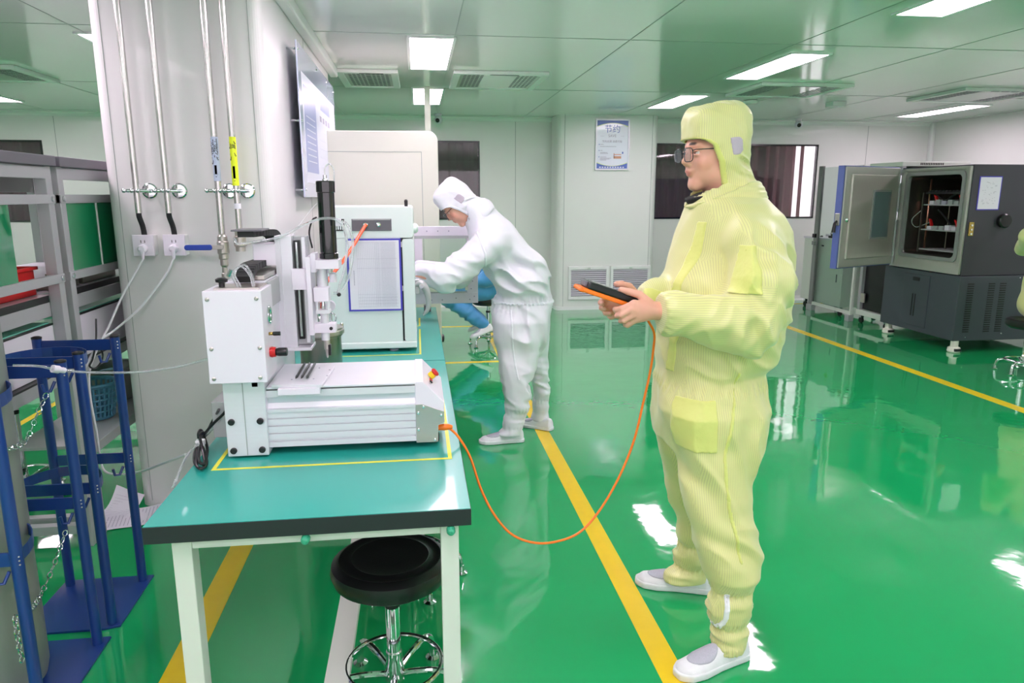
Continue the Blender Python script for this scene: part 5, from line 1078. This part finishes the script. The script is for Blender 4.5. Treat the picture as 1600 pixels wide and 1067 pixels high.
def stripe_attr(arm_z=None):
    def f(co, n):
        s = np.where(np.abs(n[:, 0]) > .75, co[:, 1]*1.0, co[:, 0])
        if arm_z is not None: s = np.where(arm_z(co), co[:, 2], s)
        return s
    return ('stripe', 'f', f)
def glasses(par, H):
    gl = MB()
    for s in (-1, 1):
        ring = [H.wor((-.112+.010*abs(math.cos(a))*.3+.004*(s*math.cos(a) > 0), s*.034+.026*math.copysign(abs(math.cos(a))**.6, math.cos(a)), -.002+.021*math.copysign(abs(math.sin(a))**.6, math.sin(a)))) for a in np.linspace(0, 2*math.pi, 25)[:-1]]
        gl.tube(ring, .0014, 8, True)
        gl.tube([H.wor((-.108, s*.060, .010)), H.wor((-.098, s*.068, .012)), H.wor((-.03, s*.075, .010)), H.wor((.01, s*.076, .004))], .0016, 8)
    gl.tube([H.wor((-.111, -.009, .002)), H.wor((-.116, 0, .006)), H.wor((-.111, .009, .002))], .0014, 8)
    g = gl.done('glasses', M_frame, par)
    for s in (-1, 1):
        l = MB(); pts = [H.wor((-.1115, s*.034+.0255*math.copysign(abs(math.cos(a))**.6, math.cos(a)), -.002+.0205*math.copysign(abs(math.sin(a))**.6, math.sin(a)))) for a in np.linspace(0, 2*math.pi, 25)[:-1]]
        off = H.R @ np.array([-.0012, 0, 0]); n = len(pts); l.add(pts+[p+off for p in pts], [tuple(range(n)), tuple(range(2*n-1, n-1, -1))]+[(i, (i+1) % n, (i+1) % n+n, i+n) for i in range(n)]); l.done('lens', M_lens, g)
def eyes(par, H):
    for s in (-1, 1):
        e = MB().sph(H.wor((-.0735, s*.031, .002)), .0108, 16).done('eye', M_eye, par); MB().sph(H.wor((-.0806, s*.0305, .001)), .0050, 12).done('iris', M_iris, e)
def slim(k, rows): return [(z, cx, hx*k, cy, hy) for z, cx, hx, cy, hy in spx(rows)]
def inner(S, k, gap=.02): return [(z, cx, max(.03, hx*k-gap*.3), cy, max(.03, hy*k-gap*.3)) for z, cx, hx, cy, hy in S]
# ---------------------------------------------------------------- yellow suited man with the pendant
Y1 = thing('person', (1.0, 2.2, 0), 'standing person in pale yellow cleanroom coverall and hood holding a black and orange handset', 'person')
H1 = Pose((.935, 2.2, 1.632), yaw=math.radians(4), pitch=math.radians(5), sc=.98)
wr = np.array([.690, 1.985, 1.168]); EL = np.array([.965, 1.945, 1.125]); SH = np.array([.985, 2.03, 1.35])
wr2 = np.array([.70, 2.145, 1.170]); EL2 = np.array([.93, 2.44, 1.13]); SH2 = np.array([1.0, 2.36, 1.35])
kn = [(.618, 1.975, 1.192), (.610, 1.972, 1.174), (.614, 1.975, 1.156), (.622, 1.982, 1.140)]
fin = [[kn[0], (.585, 1.985, 1.176), (.572, 2.005, 1.170), (.575, 2.025, 1.168)], [kn[1], (.583, 1.980, 1.158), (.577, 2.002, 1.152), (.585, 2.022, 1.152)], [kn[2], (.592, 1.984, 1.141), (.590, 2.006, 1.136), (.600, 2.022, 1.138)], [kn[3], (.606, 1.992, 1.126), (.606, 2.010, 1.124), (.614, 2.022, 1.128)]]
thb = [(.668, 1.985, 1.192), (.640, 1.992, 1.214), (.612, 2.008, 1.222), (.592, 2.022, 1.226)]
mir = lambda p: (p[0]-.012, 4.128-p[1]+.012, p[2]+.002)
kn2 = [mir(p) for p in kn]; fin2 = [[mir(p) for p in c] for c in fin]; thb2 = [(.676, 2.14, 1.195), (.648, 2.125, 1.222), (.618, 2.108, 1.232), (.598, 2.095, 1.234)]
def body1(P):
    q = H1.loc(P); d = head_sdf(q)*.98
    d = smin(d, seg(P, (.955, 2.2, 1.56), (1.0, 2.2, 1.44), .058, .066), .02)
    d = smin(d, stack(P, [(1.42, 1.0, .08, 2.2, .12), (1.38, 1.0, .11, 2.2, .17), (1.2, 1.0, .12, 2.2, .16), (1.0, .98, .11, 2.2, .14), (.85, .97, .12, 2.2, .16)]), .03)
    for s_, e_, w_ in ((SH, EL, wr), (SH2, EL2, wr2)): d = smin(d, np.minimum(seg(P, s_, e_, .05, .04), seg(P, e_, w_, .040, .025)), .02)
    d = smin(d, hand_sdf(P, wr, kn, fin, thb, (0, 0, 1)), .008); d = smin(d, hand_sdf(P, wr2, kn2, fin2, thb2, (0, 0, 1)), .008)
    return smin(d, np.minimum(stack(P, inner(LN, .62)), stack(P, inner(LF, .62))), .02)
def col1(co, n):
    q = H1.loc(co); c = head_col(q); hand = co[:, 0] < .72
    c[hand] = SKIN; return c
T1 = slim(.935, [(292, 1085, 1178, 2.2, .075), (305, 1084, 1186, 2.2, .10), (318, 1075, 1196, 2.2, .15), (335, 1070, 1212, 2.2, .185), (360, 1060, 1226, 2.2, .205), (395, 1047, 1233, 2.2, .21), (430, 1037, 1234, 2.2, .215), (470, 1030, 1228, 2.2, .22), (520, 1026, 1216, 2.2, .215), (555, 1025, 1202, 2.2, .205), (574, 1027, 1184, 2.2, .19), (592, 1026, 1184, 2.2, .195), (620, 1023, 1190, 2.2, .20), (650, 1022, 1190, 2.19, .20), (680, 1026, 1188, 2.19, .19)])
LN = slim(.97, [(575, 1060, 1175, 2.14, .08), (605, 1042, 1188, 2.11, .115), (640, 1036, 1193, 2.08, .12), (690, 1048, 1184, 2.07, .115), (740, 1062, 1172, 2.05, .105), (790, 1070, 1172, 2.03, .10), (830, 1080, 1180, 2.01, .10), (870, 1090, 1187, 1.99, .10), (893, 1100, 1186, 1.98, .092), (908, 1107, 1178, 1.975, .07), (918, 1110, 1173, 1.975, .058), (930, 1107, 1174, 1.97, .062), (950, 1105, 1173, 1.97, .064), (968, 1113, 1166, 1.97, .054), (974, 1118, 1163, 1.97, .05), (985, 1112, 1167, 1.97, .056), (1000, 1112, 1166, 1.965, .056), (1009, 1116, 1160, 1.962, .050), (1020, 1100, 1160, 1.958, .055), (1034, 1100, 1160, 1.955, .055)])
LF = slim(.97, [(590, 1040, 1150, 2.27, .09), (640, 1022, 1150, 2.30, .115), (700, 1028, 1140, 2.31, .11), (760, 1042, 1130, 2.34, .095), (800, 1052, 1120, 2.36, .085), (832, 1056, 1118, 2.375, .075), (845, 1058, 1112, 2.38, .060), (860, 1052, 1114, 2.385, .066), (875, 1056, 1112, 2.39, .060), (882, 1060, 1106, 2.39, .050), (893, 1040, 1106, 2.39, .056), (908, 1036, 1104, 2.39, .056)])
BD1 = sdf_obj('body', body1, (.52, 1.86, .05), (1.16, 2.52, 1.80), .0042, M_skin, Y1, [('Col', 'c', col1)])
# finer head and hands ride on the same continuous surface
F1 = [((1.07, 1.95, 1.27), (.13, .13, .16), (.7, .1, .8), .055, .012, .3), ((.98, 1.93, 1.12), (.16, .12, .12), (1, 0, .5), .045, .012, 1.0), ((.82, 1.93, 1.16), (.16, .12, .12), (1, 0, -.6), .05, .014, .2), ((.90, 2.05, 1.0), (.30, .25, .10), (.5, 0, 1), .05, .011, 1.4), ((.98, 2.0, .78), (.26, .3, .12), (1, 0, .1), .055, .008, .6),
      ((.97, 1.97, .62), (.24, .25, .22), (.9, 0, .45), .08, .015, 0), ((.96, 1.95, .38), (.12, .2, .12), (.5, 0, .9), .05, .010, .9), ((.90, 2.05, 1.28), (.16, .2, .18), (1, 0, -.35), .06, .014, .8), ((1.10, 2.1, 1.05), (.16, .2, .2), (.8, 0, .8), .06, .012, 2), ((.98, 2.36, .42), (.2, .2, .25), (.7, 0, .6), .06, .013, 3), ((1.15, 2.2, 1.25), (.14, .2, .25), (.8, .2, .4), .08, .012, .5),
      ((.965, 1.96, .20), (.2, .15, .05), (.1, 0, 1), .030, .007, 4), ((.965, 1.96, .10), (.2, .15, .04), (.2, 0, 1), .028, .006, 5), ((1.0, 2.39, .15), (.2, .15, .08), (.1, 0, 1), .03, .008, 6)]
def suit1(P):
    d = stack(P, T1, 2.15)
    arm = smin(seg(P, SH, (.995, 1.965, 1.24), .092, .094), seg(P, (.995, 1.965, 1.24), EL, .094, .084), .02)
    fo = smin(seg(P, EL, (.86, 1.95, 1.145), .086, .078), seg(P, (.86, 1.95, 1.145), (.735, 1.972, 1.160), .078, .064), .02)
    fo = smin(fo, seg(P, (.735, 1.972, 1.160), (.700, 1.98, 1.164), .064, .048), .02)
    arm = smin(arm, fo, .04)
    arm2 = smin(np.minimum(seg(P, SH2, EL2, .10, .085), seg(P, EL2, (.76, 2.20, 1.17), .085, .062)), seg(P, (.76, 2.20, 1.17), (.715, 2.155, 1.172), .060, .045), .02)
    d = smin(d, arm, .022); d = smin(d, arm2, .04)
    l = smin(stack(P, LN, 2.2), stack(P, LF, 2.2), .025); d = smin(d, l, .05)
    col = seg(P, (.945, 2.2, 1.500), (1.0, 2.2, 1.445), .076, .105); d = smin(d, col, .03)
    d += folds(P, F1)
    for c, z, n, a in (((.98, 2.2, .900), .016, 46, .0045), ((.955, 1.97, .262), .022, 22, .004), ((.965, 1.97, .145), .02, 20, .0045), ((.965, 1.96, .062), .018, 20, .004), ((1.0, 2.39, .20), .02, 20, .004), ((1.0, 2.39, .105), .02, 18, .004)):
        k = np.exp(-(((P-np.array(c))[:, :2])**2).sum(1)/(.3 if c[2] > .5 else .05)); d += k*gather(P, c, (0, 0, 1), z, n, a)
    d += gather(P, (.705, 1.98, 1.164), (1, 0, 0), .02, 18, .003)*np.exp(-((P-np.array([.705, 1.98, 1.164]))**2).sum(1)/.02)
    w_ = .005*vnoise(P*8)+.002*vnoise(P*22)
    d += w_
    # openings: wrists, ankles, neck
    d = smax(d, -(P[:, 0]-.698), .006); d = smax(d, -(P[:, 2]-.045), .006)
    return smax(d, -seg(P, (.90, 2.2, 1.60), (.945, 2.2, 1.49), .075, .068), .006)
ARM1 = lambda co: (co[:, 1] < 2.03) & (co[:, 2] < 1.245) & (co[:, 2] > 1.03) & (co[:, 0] < 1.0)
SU1 = sdf_obj('coverall', suit1, (.66, 1.80, .03), (1.34, 2.62, 1.58), .0065, M_suit, Y1, [stripe_attr(ARM1)])
def patch(name, par, fn, lo, hi, m_, t=.0022, h=.004, inside=None):
    lo = np.array(lo, float); hi = np.array(hi, float)
    def f(P):
        b = np.max(np.abs(P-(lo+hi)/2)-(hi-lo)/2, axis=1)
        if inside is not None: b = np.maximum(b, inside(P))
        d = fn(P); return np.maximum(np.maximum(d-t, -(d+.004)), b)
    return sdf_obj(name, f, lo-.012, hi+.012, h, m_, par, [stripe_attr()])
patch('thigh_pocket', SU1, suit1, (.775, 1.84, .725), (.893, 2.06, .885), M_suity, .005)
patch('sleeve_pocket', SU1, suit1, (.858, 1.78, 1.225), (.962, 1.97, 1.36), M_suity, .006)
patch('front_placket', SU1, suit1, (.60, 2.10, .95), (.95, 2.135, 1.42), M_suity, .003)
def strip(name, pts, w_, fn, m_, par, t=.003):
    """a narrow seam or zip laid on the cloth along a line"""
    P_ = np.array(pts, float); lo = P_.min(0)-.10; hi = P_.max(0)+.10
    def f(P):
        b = np.full(len(P), 9.0)
        for i in range(len(P_)-1):
            a, c = P_[i], P_[i+1]; d = c-a; tt = np.clip(((P-a)@d)/(d@d), 0, 1); q = P-(a+tt[:, None]*d); b = np.minimum(b, np.maximum(np.sqrt(q[:, 0]**2+q[:, 2]**2)-w_, np.abs(q[:, 1])-.06))
        d_ = fn(P); return np.maximum(np.maximum(d_-t, -(d_+.003)), b)
    return sdf_obj(name, f, lo, hi, .0035, m_, par)
sp_ = lambda L: [at(x, y, Y=Y) for x, y, Y in L]
strip('side_seam', sp_(((1156, 585, 1.99), (1147, 650, 1.96), (1135, 720, 1.95), (1137, 790, 1.94), (1150, 840, 1.92), (1160, 880, 1.90))), .006, suit1, M_suity, SU1)
strip('ankle_zip', sp_(((1139, 934, 1.91), (1132, 968, 1.92), (1120, 992, 1.92), (1098, 1014, 1.92))), .008, suit1, M_zip, SU1, .004)
# collar, black inner collar, hood
def collar(P):
    o = seg(P, (.925, 2.2, 1.525), (1.0, 2.2, 1.465), .098, .112); i = seg(P, (.90, 2.2, 1.56), (1.0, 2.2, 1.455), .080, .094)
    zt = 1.478+.40*(P[:, 0]-.87); zt = np.minimum(zt, 1.545)
    d = smax(smax(o, -i, .004), P[:, 2]-zt, .004); d = smax(d, (zt-.058)-P[:, 2], .004)
    gap = np.maximum(np.abs(P[:, 1]-2.215)-.012, P[:, 0]-.90); return smax(d, -gap, .003)+.0012*np.sin(P[:, 2]*420)
sdf_obj('collar', collar, (.76, 2.04, 1.38), (1.16, 2.36, 1.60), .004, M_suit, Y1, [stripe_attr()])
sdf_obj('inner_collar', lambda P: smax(smax(seg(P, (.905, 2.2, 1.52), (.98, 2.2, 1.46), .068, .085), P[:, 2]-(1.495+.3*(P[:, 0]-.87)), .004), 1.43-P[:, 2], .004), (.80, 2.08, 1.41), (1.1, 2.32, 1.56), .005, M_blackcloth, Y1)
EX = [-.30, -.16, -.12, -.08, -.03, .02, .038, .046, .056, .2]; EV = [.0, .0, -.006, -.012, -.024, -.046, -.070, -.096, -.14, -.2]
def hood_fn(H, skirt=True, wr_=1.0, cap=.075):
    def f(P):
        q = H.loc(P)
        o = ell(q, (.006, 0, .070), (.105, .088, .082), 3.0)
        o = smin(o, ell(q, (.006, 0, .02), (.100, .086, .11), 2.2), .02)
        o = smin(o, seg(q, (.022, 0, -.02), (.035, 0, -.10), .080, .072), .03)
        if skirt: o = smin(o, seg(q, (.038, 0, -.10), (.055, 0, -.135), .074, .088), .02)
        o += .004*vnoise(q*16+H.c)*wr_ + .0015*vnoise(q*40) + folds(q, [((.06, -.07, -.05), (.06, .05, .05), (.6, 0, 1), .022, .006, 0), ((.0, -.08, .06), (.09, .06, .06), (1, 0, .3), .04, .005, 1), ((.03, 0, .14), (.1, .1, .04), (1, .3, 1), .04, .005, 2), ((.09, 0, -.06), (.05, .1, .05), (.3, 0, 1), .022, .007, 3)])
        sh = smax(o, -(o+.006), .001)
        e = np.interp(q[:, 2], EX, EV)
        d = smax(sh, -(q[:, 0]-e), .003)
        return np.maximum(d, -.175-q[:, 2])*H.sc if True else d
    return f
def hood(par, H, mt, mty):
    f = hood_fn(H); lo = H.c-.2*H.sc*1.05; hi = H.c+.2*H.sc*1.05
    hd = sdf_obj('hood', f, lo, hi, .0034, mt, par, [stripe_attr()])
    def rim(P):
        q = H.loc(P); e = np.interp(q[:, 2], EX, EV); d = f(P); return np.maximum(d-.0022, np.abs(q[:, 0]-e-.006)-.008)
    sdf_obj('hood_binding', rim, lo, hi, .0034, mty, hd)
    for s in (-1, 1):
        def win(P, s=s):
            q = H.loc(P); b = np.maximum(np.abs(q[:, 0]-.030+.15*(q[:, 2]-.01))-.021, np.abs(q[:, 2]-.012)-.027); b = np.maximum(b, (q[:, 0]-.027)*.8+np.abs(q[:, 2]-.012)-.036)
            b = np.maximum(b, .03-s*q[:, 1]); return np.maximum(f(P)-.0016, b)
        sdf_obj('ear_mesh', win, lo, hi, .0034, M_lav, hd)
    return hd
hood(Y1, H1, M_suit, M_suity); glasses(Y1, H1); eyes(BD1, H1)
a = at(1163, 1028, Z=0); b = at(1040, 1061, Z=.0)
make_shoe(Y1, (1.045, 1.985, .001), (.775, 1.905, .001), 0)
make_shoe(Y1, (1.085, 2.365, .001), (.822, 2.475, .001), 1)
# the handset he holds (a thing of its own) and its orange cable
V = thing('teach_pendant', (.56, 2.06, 1.2), 'black and orange handset held in both hands by the yellow suited person', 'controller')
ax = np.array([.945, 0, -.327]); nz_ = np.array([.327, 0, .945]); pc = np.array([.562, 2.058, 1.210])
def PB(name, u0, u1, v0, v1, n0, n1, m_, bev=.003, par=V):
    mb = MB(); mb.box(u0, u1, v0, v1, n0, n1); Mx = Matrix(((ax[0], 0, nz_[0], pc[0]), (0, 1, 0, pc[1]), (ax[2], 0, nz_[2], pc[2]), (0, 0, 0, 1))); mb.xf(Mx); return mb.done(name, m_, par, bev)
PB('orange_shell', -.090, .085, -.052, .052, -.016, -.003, M_orange, .004); PB('black_body', -.078, .095, -.050, .050, -.003, .019, M_black, .005)
PB('screen', -.055, .01, -.040, .040, .0185, .0202, M_gloss, .001); PB('keypad', .02, .08, -.038, .038, .0185, .0200, M_shelf, .001)
PB('orange_bumper', -.098, -.080, -.045, .045, -.018, -.004, M_orange, .005); PB('end_shield', -.084, -.076, -.030, .030, .0, .018, M_shelf, .003)
cab = [pc+ax*.095, pc+ax*.115+[0, 0, -.01], at(1012, 500, Y=2.09), at(1022, 520, Y=2.10), at(1021, 545, Y=2.12), at(1016, 580, Y=2.13), at(1006, 625, Y=2.13), at(990, 690, Y=2.12), at(965, 750, Y=2.10), at(935, 800, Y=2.08), at(905, 832, Y=2.05), at(870, 846, Y=2.03), at(835, 848, Y=2.02), at(800, 835, Y=2.02), at(773, 805, Y=2.03), at(752, 765, Y=2.05), at(735, 715, Y=2.07), at(718, 685, Y=2.08), at(703, 670, Y=2.09), at(690, 667, Y=2.09), at(684, 668, Y=2.09)]
t = thing('signal_cable', (.4, 2.05, .55), 'orange cable looping from the robot end cap up to the handset', 'cable')
MB().tube(curve(cab, 8), .0038, 12).done('cable', M_orange, t); MB().tube([cab[-1]-[.004, 0, 0], cab[-1]+[.02, 0, .001], cab[-1]+[.034, 0, .001], cab[-1]+[.045, 0, 0]], [.008, .0105, .009, .005], 16).done('cable_plug', M_orange, t)
# ---------------------------------------------------------------- white suited person bending over the table
W1 = thing('person', (.62, 4.3, 0), 'person in white cleanroom coverall and hood bending over the table into the machine', 'person')
H2 = Pose(at(716, 318, Y=4.25), yaw=math.radians(-4), pitch=math.radians(47), sc=.98)
SHa = np.array([.41, 4.10, 1.225]); ELa = np.array([.155, 4.06, 1.035]); WRa = np.array([-.05, 4.16, 1.05])
SHb = np.array([.43, 4.46, 1.225]); ELb = np.array([.25, 4.51, 1.0]); WRb = np.array([.0, 4.46, 1.06])
def body2(P):
    q = H2.loc(P); d = head_sdf(q)*.98
    d = smin(d, seg(P, H2.wor((.03, 0, -.06)), (.42, 4.28, 1.27), .055, .065), .02)
    d = smin(d, seg(P, (.42, 4.28, 1.22), (.64, 4.28, .92), .11, .12), .03)
    d = smin(d, np.minimum(seg(P, SHa, ELa, .05, .04), seg(P, ELa, WRa, .04, .027)), .02); d = smin(d, np.minimum(seg(P, SHb, ELb, .05, .04), seg(P, ELb, WRb, .04, .027)), .02)
    for w_, s in ((WRa, 1), (WRb, -1)):
        k_ = [w_+np.array([-.075, .012*i*s-.018*s, .004-.003*i]) for i in range(4)]
        fi = [[tuple(k), tuple(k+[-.03, 0, -.006]), tuple(k+[-.052, .004*s, -.018]), tuple(k+[-.062, .006*s, -.034])] for k in k_]; th = [tuple(w_+[-.02, .02*s, 0]), tuple(w_+[-.05, .04*s, -.004]), tuple(w_+[-.075, .042*s, -.012]), tuple(w_+[-.09, .04*s, -.022])]
        d = smin(d, hand_sdf(P, w_, k_, fi, th, (0, 1, 0)), .008)
    return smin(d, np.minimum(stack(P, inner(LW, .6)), stack(P, inner(LW2, .6))), .02)
LW = slim(.97, [(470, 768, 858, 4.26, .13), (500, 768, 857, 4.22, .15), (540, 773, 852, 4.20, .12), (575, 779, 840, 4.19, .11), (600, 783, 830, 4.18, .10), (618, 786, 831, 4.17, .095), (634, 788, 828, 4.165, .085), (645, 790, 824, 4.16, .068), (651, 787, 822, 4.16, .066), (661, 785, 818, 4.16, .066), (668, 786, 816, 4.155, .06), (676, 777, 813, 4.15, .064), (686, 776, 812, 4.15, .06)])
LW2 = slim(.97, [(480, 800, 858, 4.36, .14), (520, 806, 857, 4.38, .13), (560, 812, 856, 4.40, .11), (590, 826, 857, 4.41, .10), (612, 832, 859, 4.42, .09), (622, 833, 858, 4.42, .078), (632, 832, 858, 4.42, .078), (642, 833, 857, 4.42, .07), (655, 830, 858, 4.42, .07), (664, 829, 858, 4.42, .07)])
BD2 = sdf_obj('body', body2, (-.20, 3.98, .05), (.90, 4.72, 1.64), .0055, M_skin, W1, [('Col', 'c', lambda co, n: head_col(H2.loc(co)))])
F2 = [((.55, 4.12, 1.02), (.25, .25, .16), (.6, 0, .9), .06, .026, 0), ((.22, 4.06, 1.08), (.22, .15, .14), (.5, 0, 1), .05, .020, 1), ((.68, 4.15, 1.08), (.2, .25, .2), (.8, 0, .7), .08, .014, 2), ((.66, 4.15, .66), (.25, .3, .2), (1, 0, .15), .055, .020, 3), ((.64, 4.13, .36), (.2, .2, .13), (.3, 0, 1), .045, .018, 4), ((.78, 4.38, .33), (.2, .2, .14), (.2, 0, 1), .045, .015, 5), ((.62, 4.13, .16), (.2, .2, .05), (.1, 0, 1), .03, .007, 6)]
def suit2(P):
    ba = seg(P, (.465, 4.28, 1.215), (.62, 4.28, 1.02), (.215, .150), (.205, .165), (0, 1, 0)); bb = seg(P, (.62, 4.28, 1.02), (.655, 4.28, .86), (.205, .165), (.18, .155), (0, 1, 0))
    d = smin(ba, bb, .05)
    a1_ = smin(seg(P, SHa, ELa, .098, .080), smin(seg(P, ELa, WRa+[.06, 0, 0], .082, .062), seg(P, WRa+[.06, 0, 0], WRa+[.01, 0, 0], .060, .042), .02), .03)
    a2_ = smin(seg(P, SHb, ELb, .095, .078), seg(P, ELb, WRb+[.01, 0, 0], .078, .045), .03)
    d = smin(d, seg(P, H2.wor((.045, 0, -.085)), (.44, 4.28, 1.26), .088, .13), .05)
    d = smin(d, a1_, .06); d = smin(d, a2_, .05)
    # right arm's sleeve seen past the back
    d = smin(d, stack(P, LW, 2.2), .05); d = smin(d, stack(P, LW2, 2.2), .03)
    d += folds(P, F2)
    d += gather(P, (.64, 4.28, .865), (-.2, 0, 1), .03, 44, .006)
    for c, z in (((.61, 4.16, .205), .02), ((.60, 4.16, .10), .018), ((.79, 4.42, .195), .02)): d += np.exp(-(((P-np.array(c))[:, :2])**2).sum(1)/.03)*gather(P, c, (0, 0, 1), z, 20, .005)
    d += .006*vnoise(P*7)+.002*vnoise(P*20)
    d = smax(d, -(P[:, 2]-.05), .006); d = smax(d, -(P[:, 0]-(WRa[0]+.005)), .006)
    return smax(d, -seg(P, H2.wor((.0, 0, -.03)), H2.wor((.015, 0, -.08)), .085, .07), .006)
SU2 = sdf_obj('coverall', suit2, (-.1, 3.88, .03), (1.0, 4.78, 1.44), .0085, M_wsuit, W1, [stripe_attr()])
M_wplain = mat('white_cloth_plain', (234, 236, 244), 0.5, sheen=.2)
strip('back_seam', [(.335, 4.03, 1.30), (.375, 4.03, 1.18), (.385, 4.03, 1.06), (.385, 4.05, .98)], .006, suit2, M_wplain, SU2, .005)
strip('leg_seam', [(.535, 4.06, .83), (.54, 4.06, .65), (.56, 4.06, .50), (.575, 4.06, .42)], .006, suit2, M_wplain, SU2, .005)
patch('waist_band', SU2, suit2, (.44, 4.0, .86), (.84, 4.5, .875), M_wplain, .005)
hood(W1, H2, M_wsuit, M_wplain); glasses(W1, H2); eyes(BD2, H2)
make_shoe(W1, (.62, 4.155, .001), (.345, 4.155, .001), 0); make_shoe(W1, (.835, 4.33, .001), (.63, 4.49, .001), 1)
# ---------------------------------------------------------------- blue suited person on a stool beyond
stool((.69, 7.08, 0), 'black stool under the blue suited person, beyond the white suited one', .5, .50)
C1 = thing('person', (.55, 7.0, 0), 'person in blue cleanroom coverall sitting on a stool behind the white suited person', 'person')
H3 = Pose((.70, 7.02, 1.08), yaw=0, pitch=math.radians(35), sc=.98)
HP = np.array([.78, 7.06, .60]); KN = np.array([.27, 6.93, .53]); AN = np.array([.62, 6.92, .25]); KN2 = np.array([.30, 7.18, .50]); AN2 = np.array([.62, 7.22, .24])
def body3(P):
    d = head_sdf(H3.loc(P))*.98; d = smin(d, seg(P, H3.wor((.03, 0, -.06)), (.84, 7.02, .96), .055, .07), .02); d = smin(d, seg(P, (.84, 7.02, .94), HP, .11, .12), .03)
    for a_, b_ in (((.82, 6.88, .93), (.66, 6.85, .70)), ((.82, 7.18, .93), (.64, 7.2, .70))):
        w_ = np.array(b_)+[-.16, .0, -.02]; d = smin(d, np.minimum(seg(P, a_, b_, .05, .04), seg(P, b_, w_, .04, .027)), .02)
        k_ = [w_+np.array([-.075, .012*i-.018, 0]) for i in range(4)]; fi = [[tuple(k), tuple(k+[-.03, 0, -.006]), tuple(k+[-.05, 0, -.018]), tuple(k+[-.06, 0, -.034])] for k in k_]
        d = smin(d, hand_sdf(P, w_, k_, fi, [tuple(w_+[-.02, .02, 0]), tuple(w_+[-.05, .04, 0]), tuple(w_+[-.075, .045, -.01]), tuple(w_+[-.09, .04, -.02])], (0, 1, 0)), .008)
    for k, a_ in ((KN, AN), (KN2, AN2)): d = smin(d, np.minimum(seg(P, HP, k, .08, .055), seg(P, k, a_, .05, .038)), .02)
    return d
BD3 = sdf_obj('body', body3, (.1, 6.7, .1), (1.08, 7.4, 1.38), .009, M_skin, C1, [('Col', 'c', lambda co, n: head_col(H3.loc(co)))])
def suit3(P):
    d = smin(seg(P, (.85, 7.02, .93), (.82, 7.04, .78), (.20, .13), (.19, .14), (0, 1, 0)), seg(P, (.82, 7.04, .78), HP, (.19, .15), (.20, .14), (0, 1, 0)), .05)
    d = smin(d, np.minimum(smin(seg(P, HP+[0, -.08, 0], KN, .115, .095), seg(P, KN, AN, .092, .062), .04), smin(seg(P, HP+[0, .08, 0], KN2, .115, .095), seg(P, KN2, AN2, .092, .062), .04)), .04)
    for a_, b_ in (((.82, 6.88, .93), (.66, 6.85, .70)), ((.82, 7.18, .93), (.64, 7.2, .70))): d = smin(d, smin(seg(P, a_, b_, .09, .075), seg(P, b_, np.array(b_)+[-.14, 0, -.02], .075, .045), .03), .04)
    d += folds(P, [((.35, 6.85, .45), (.2, .2, .15), (1, 0, -.5), .06, .014, 0), ((.45, 6.88, .28), (.12, .15, .12), (1, 0, -1), .05, .014, 0), ((.45, 6.9, .58), (.2, .2, .12), (1, 0, 1), .07, .012, 0)]); d += .004*np.sin(P@np.array([33., 21, 29]))
    d = smax(d, -(P[:, 2]-.17-.0*P[:, 0]), .006); return smax(d, -seg(P, H3.wor((.02, 0, -.03)), H3.wor((.03, 0, -.10)), .07, .06), .006)
sdf_obj('coverall', suit3, (.08, 6.66, .12), (1.08, 7.44, 1.16), .012, M_bsuit, C1, [stripe_attr()]); hood(C1, H3, M_bsuit, M_bsuit)
make_shoe(C1, (.725, 6.90, .19), (.50, 6.90, .105), 0); make_shoe(C1, (.73, 7.22, .18), (.50, 7.24, .11), 1)
# ---------------------------------------------------------------- person seated at the right edge of the picture
D1 = thing('person', (5.30, 5.3, 0), 'seated person in pale yellow coverall at the right edge, only a sliver in view', 'person')
H4 = Pose((5.42, 5.36, 1.30), yaw=math.radians(178), pitch=math.radians(10), sc=.98)
hp4 = np.array([5.26, 5.34, .58]); LEG4 = ((-.09, (5.22, 5.20, .14)), (.09, (5.72, 5.43, .12)))
def body4(P):
    d = head_sdf(H4.loc(P))*.98; d = smin(d, seg(P, H4.wor((.03, 0, -.06)), (5.34, 5.36, 1.1), .055, .07), .02); d = smin(d, seg(P, (5.34, 5.36, 1.08), hp4, .11, .12), .03)
    for y, ak in LEG4: k = hp4+[.42, y, -.02]; d = smin(d, np.minimum(seg(P, hp4+[0, y, 0], k, .08, .055), seg(P, k, ak, .05, .038)), .02)
    return d
sdf_obj('body', body4, (4.9, 5.1, .08), (6.0, 6.0, 1.50), .012, M_skin, D1, [('Col', 'c', lambda co, n: head_col(H4.loc(co)))])
def suit4(P):
    d = smin(seg(P, (5.34, 5.36, 1.06), hp4, (.19, .14), (.19, .15), (1, 0, 0)), seg(P, (5.17, 5.32, 1.10), (4.95, 5.22, 1.17), .088, .075), .05)
    d = smin(d, seg(P, (4.95, 5.22, 1.17), (5.12, 5.46, 1.05), .075, .06), .03); d = smin(d, smin(seg(P, (5.52, 5.36, 1.08), (5.60, 5.36, .86), .085, .075), seg(P, (5.60, 5.36, .86), (5.44, 5.58, .80), .075, .05), .03), .03)
    for y, ak in LEG4: k = hp4+[.42, y, -.02]; d = smin(d, smin(seg(P, hp4+[0, y, 0], k, .11, .09), seg(P, k, ak, .088, .062), .04), .04)
    return smax(d+.004*np.sin(P@np.array([33., 21, 29])), -(P[:, 2]-.10), .006)
sdf_obj('coverall', suit4, (4.82, 5.08, .07), (5.97, 6.0, 1.26), .012, M_suit, D1, [stripe_attr()]); hood(D1, H4, M_suit, M_suity)
make_shoe(D1, (5.20, 5.20, .04), (5.46, 5.18, .001), 0); make_shoe(D1, (5.68, 5.43, .001), (5.95, 5.43, .001), 1)
bpy.context.view_layer.update()
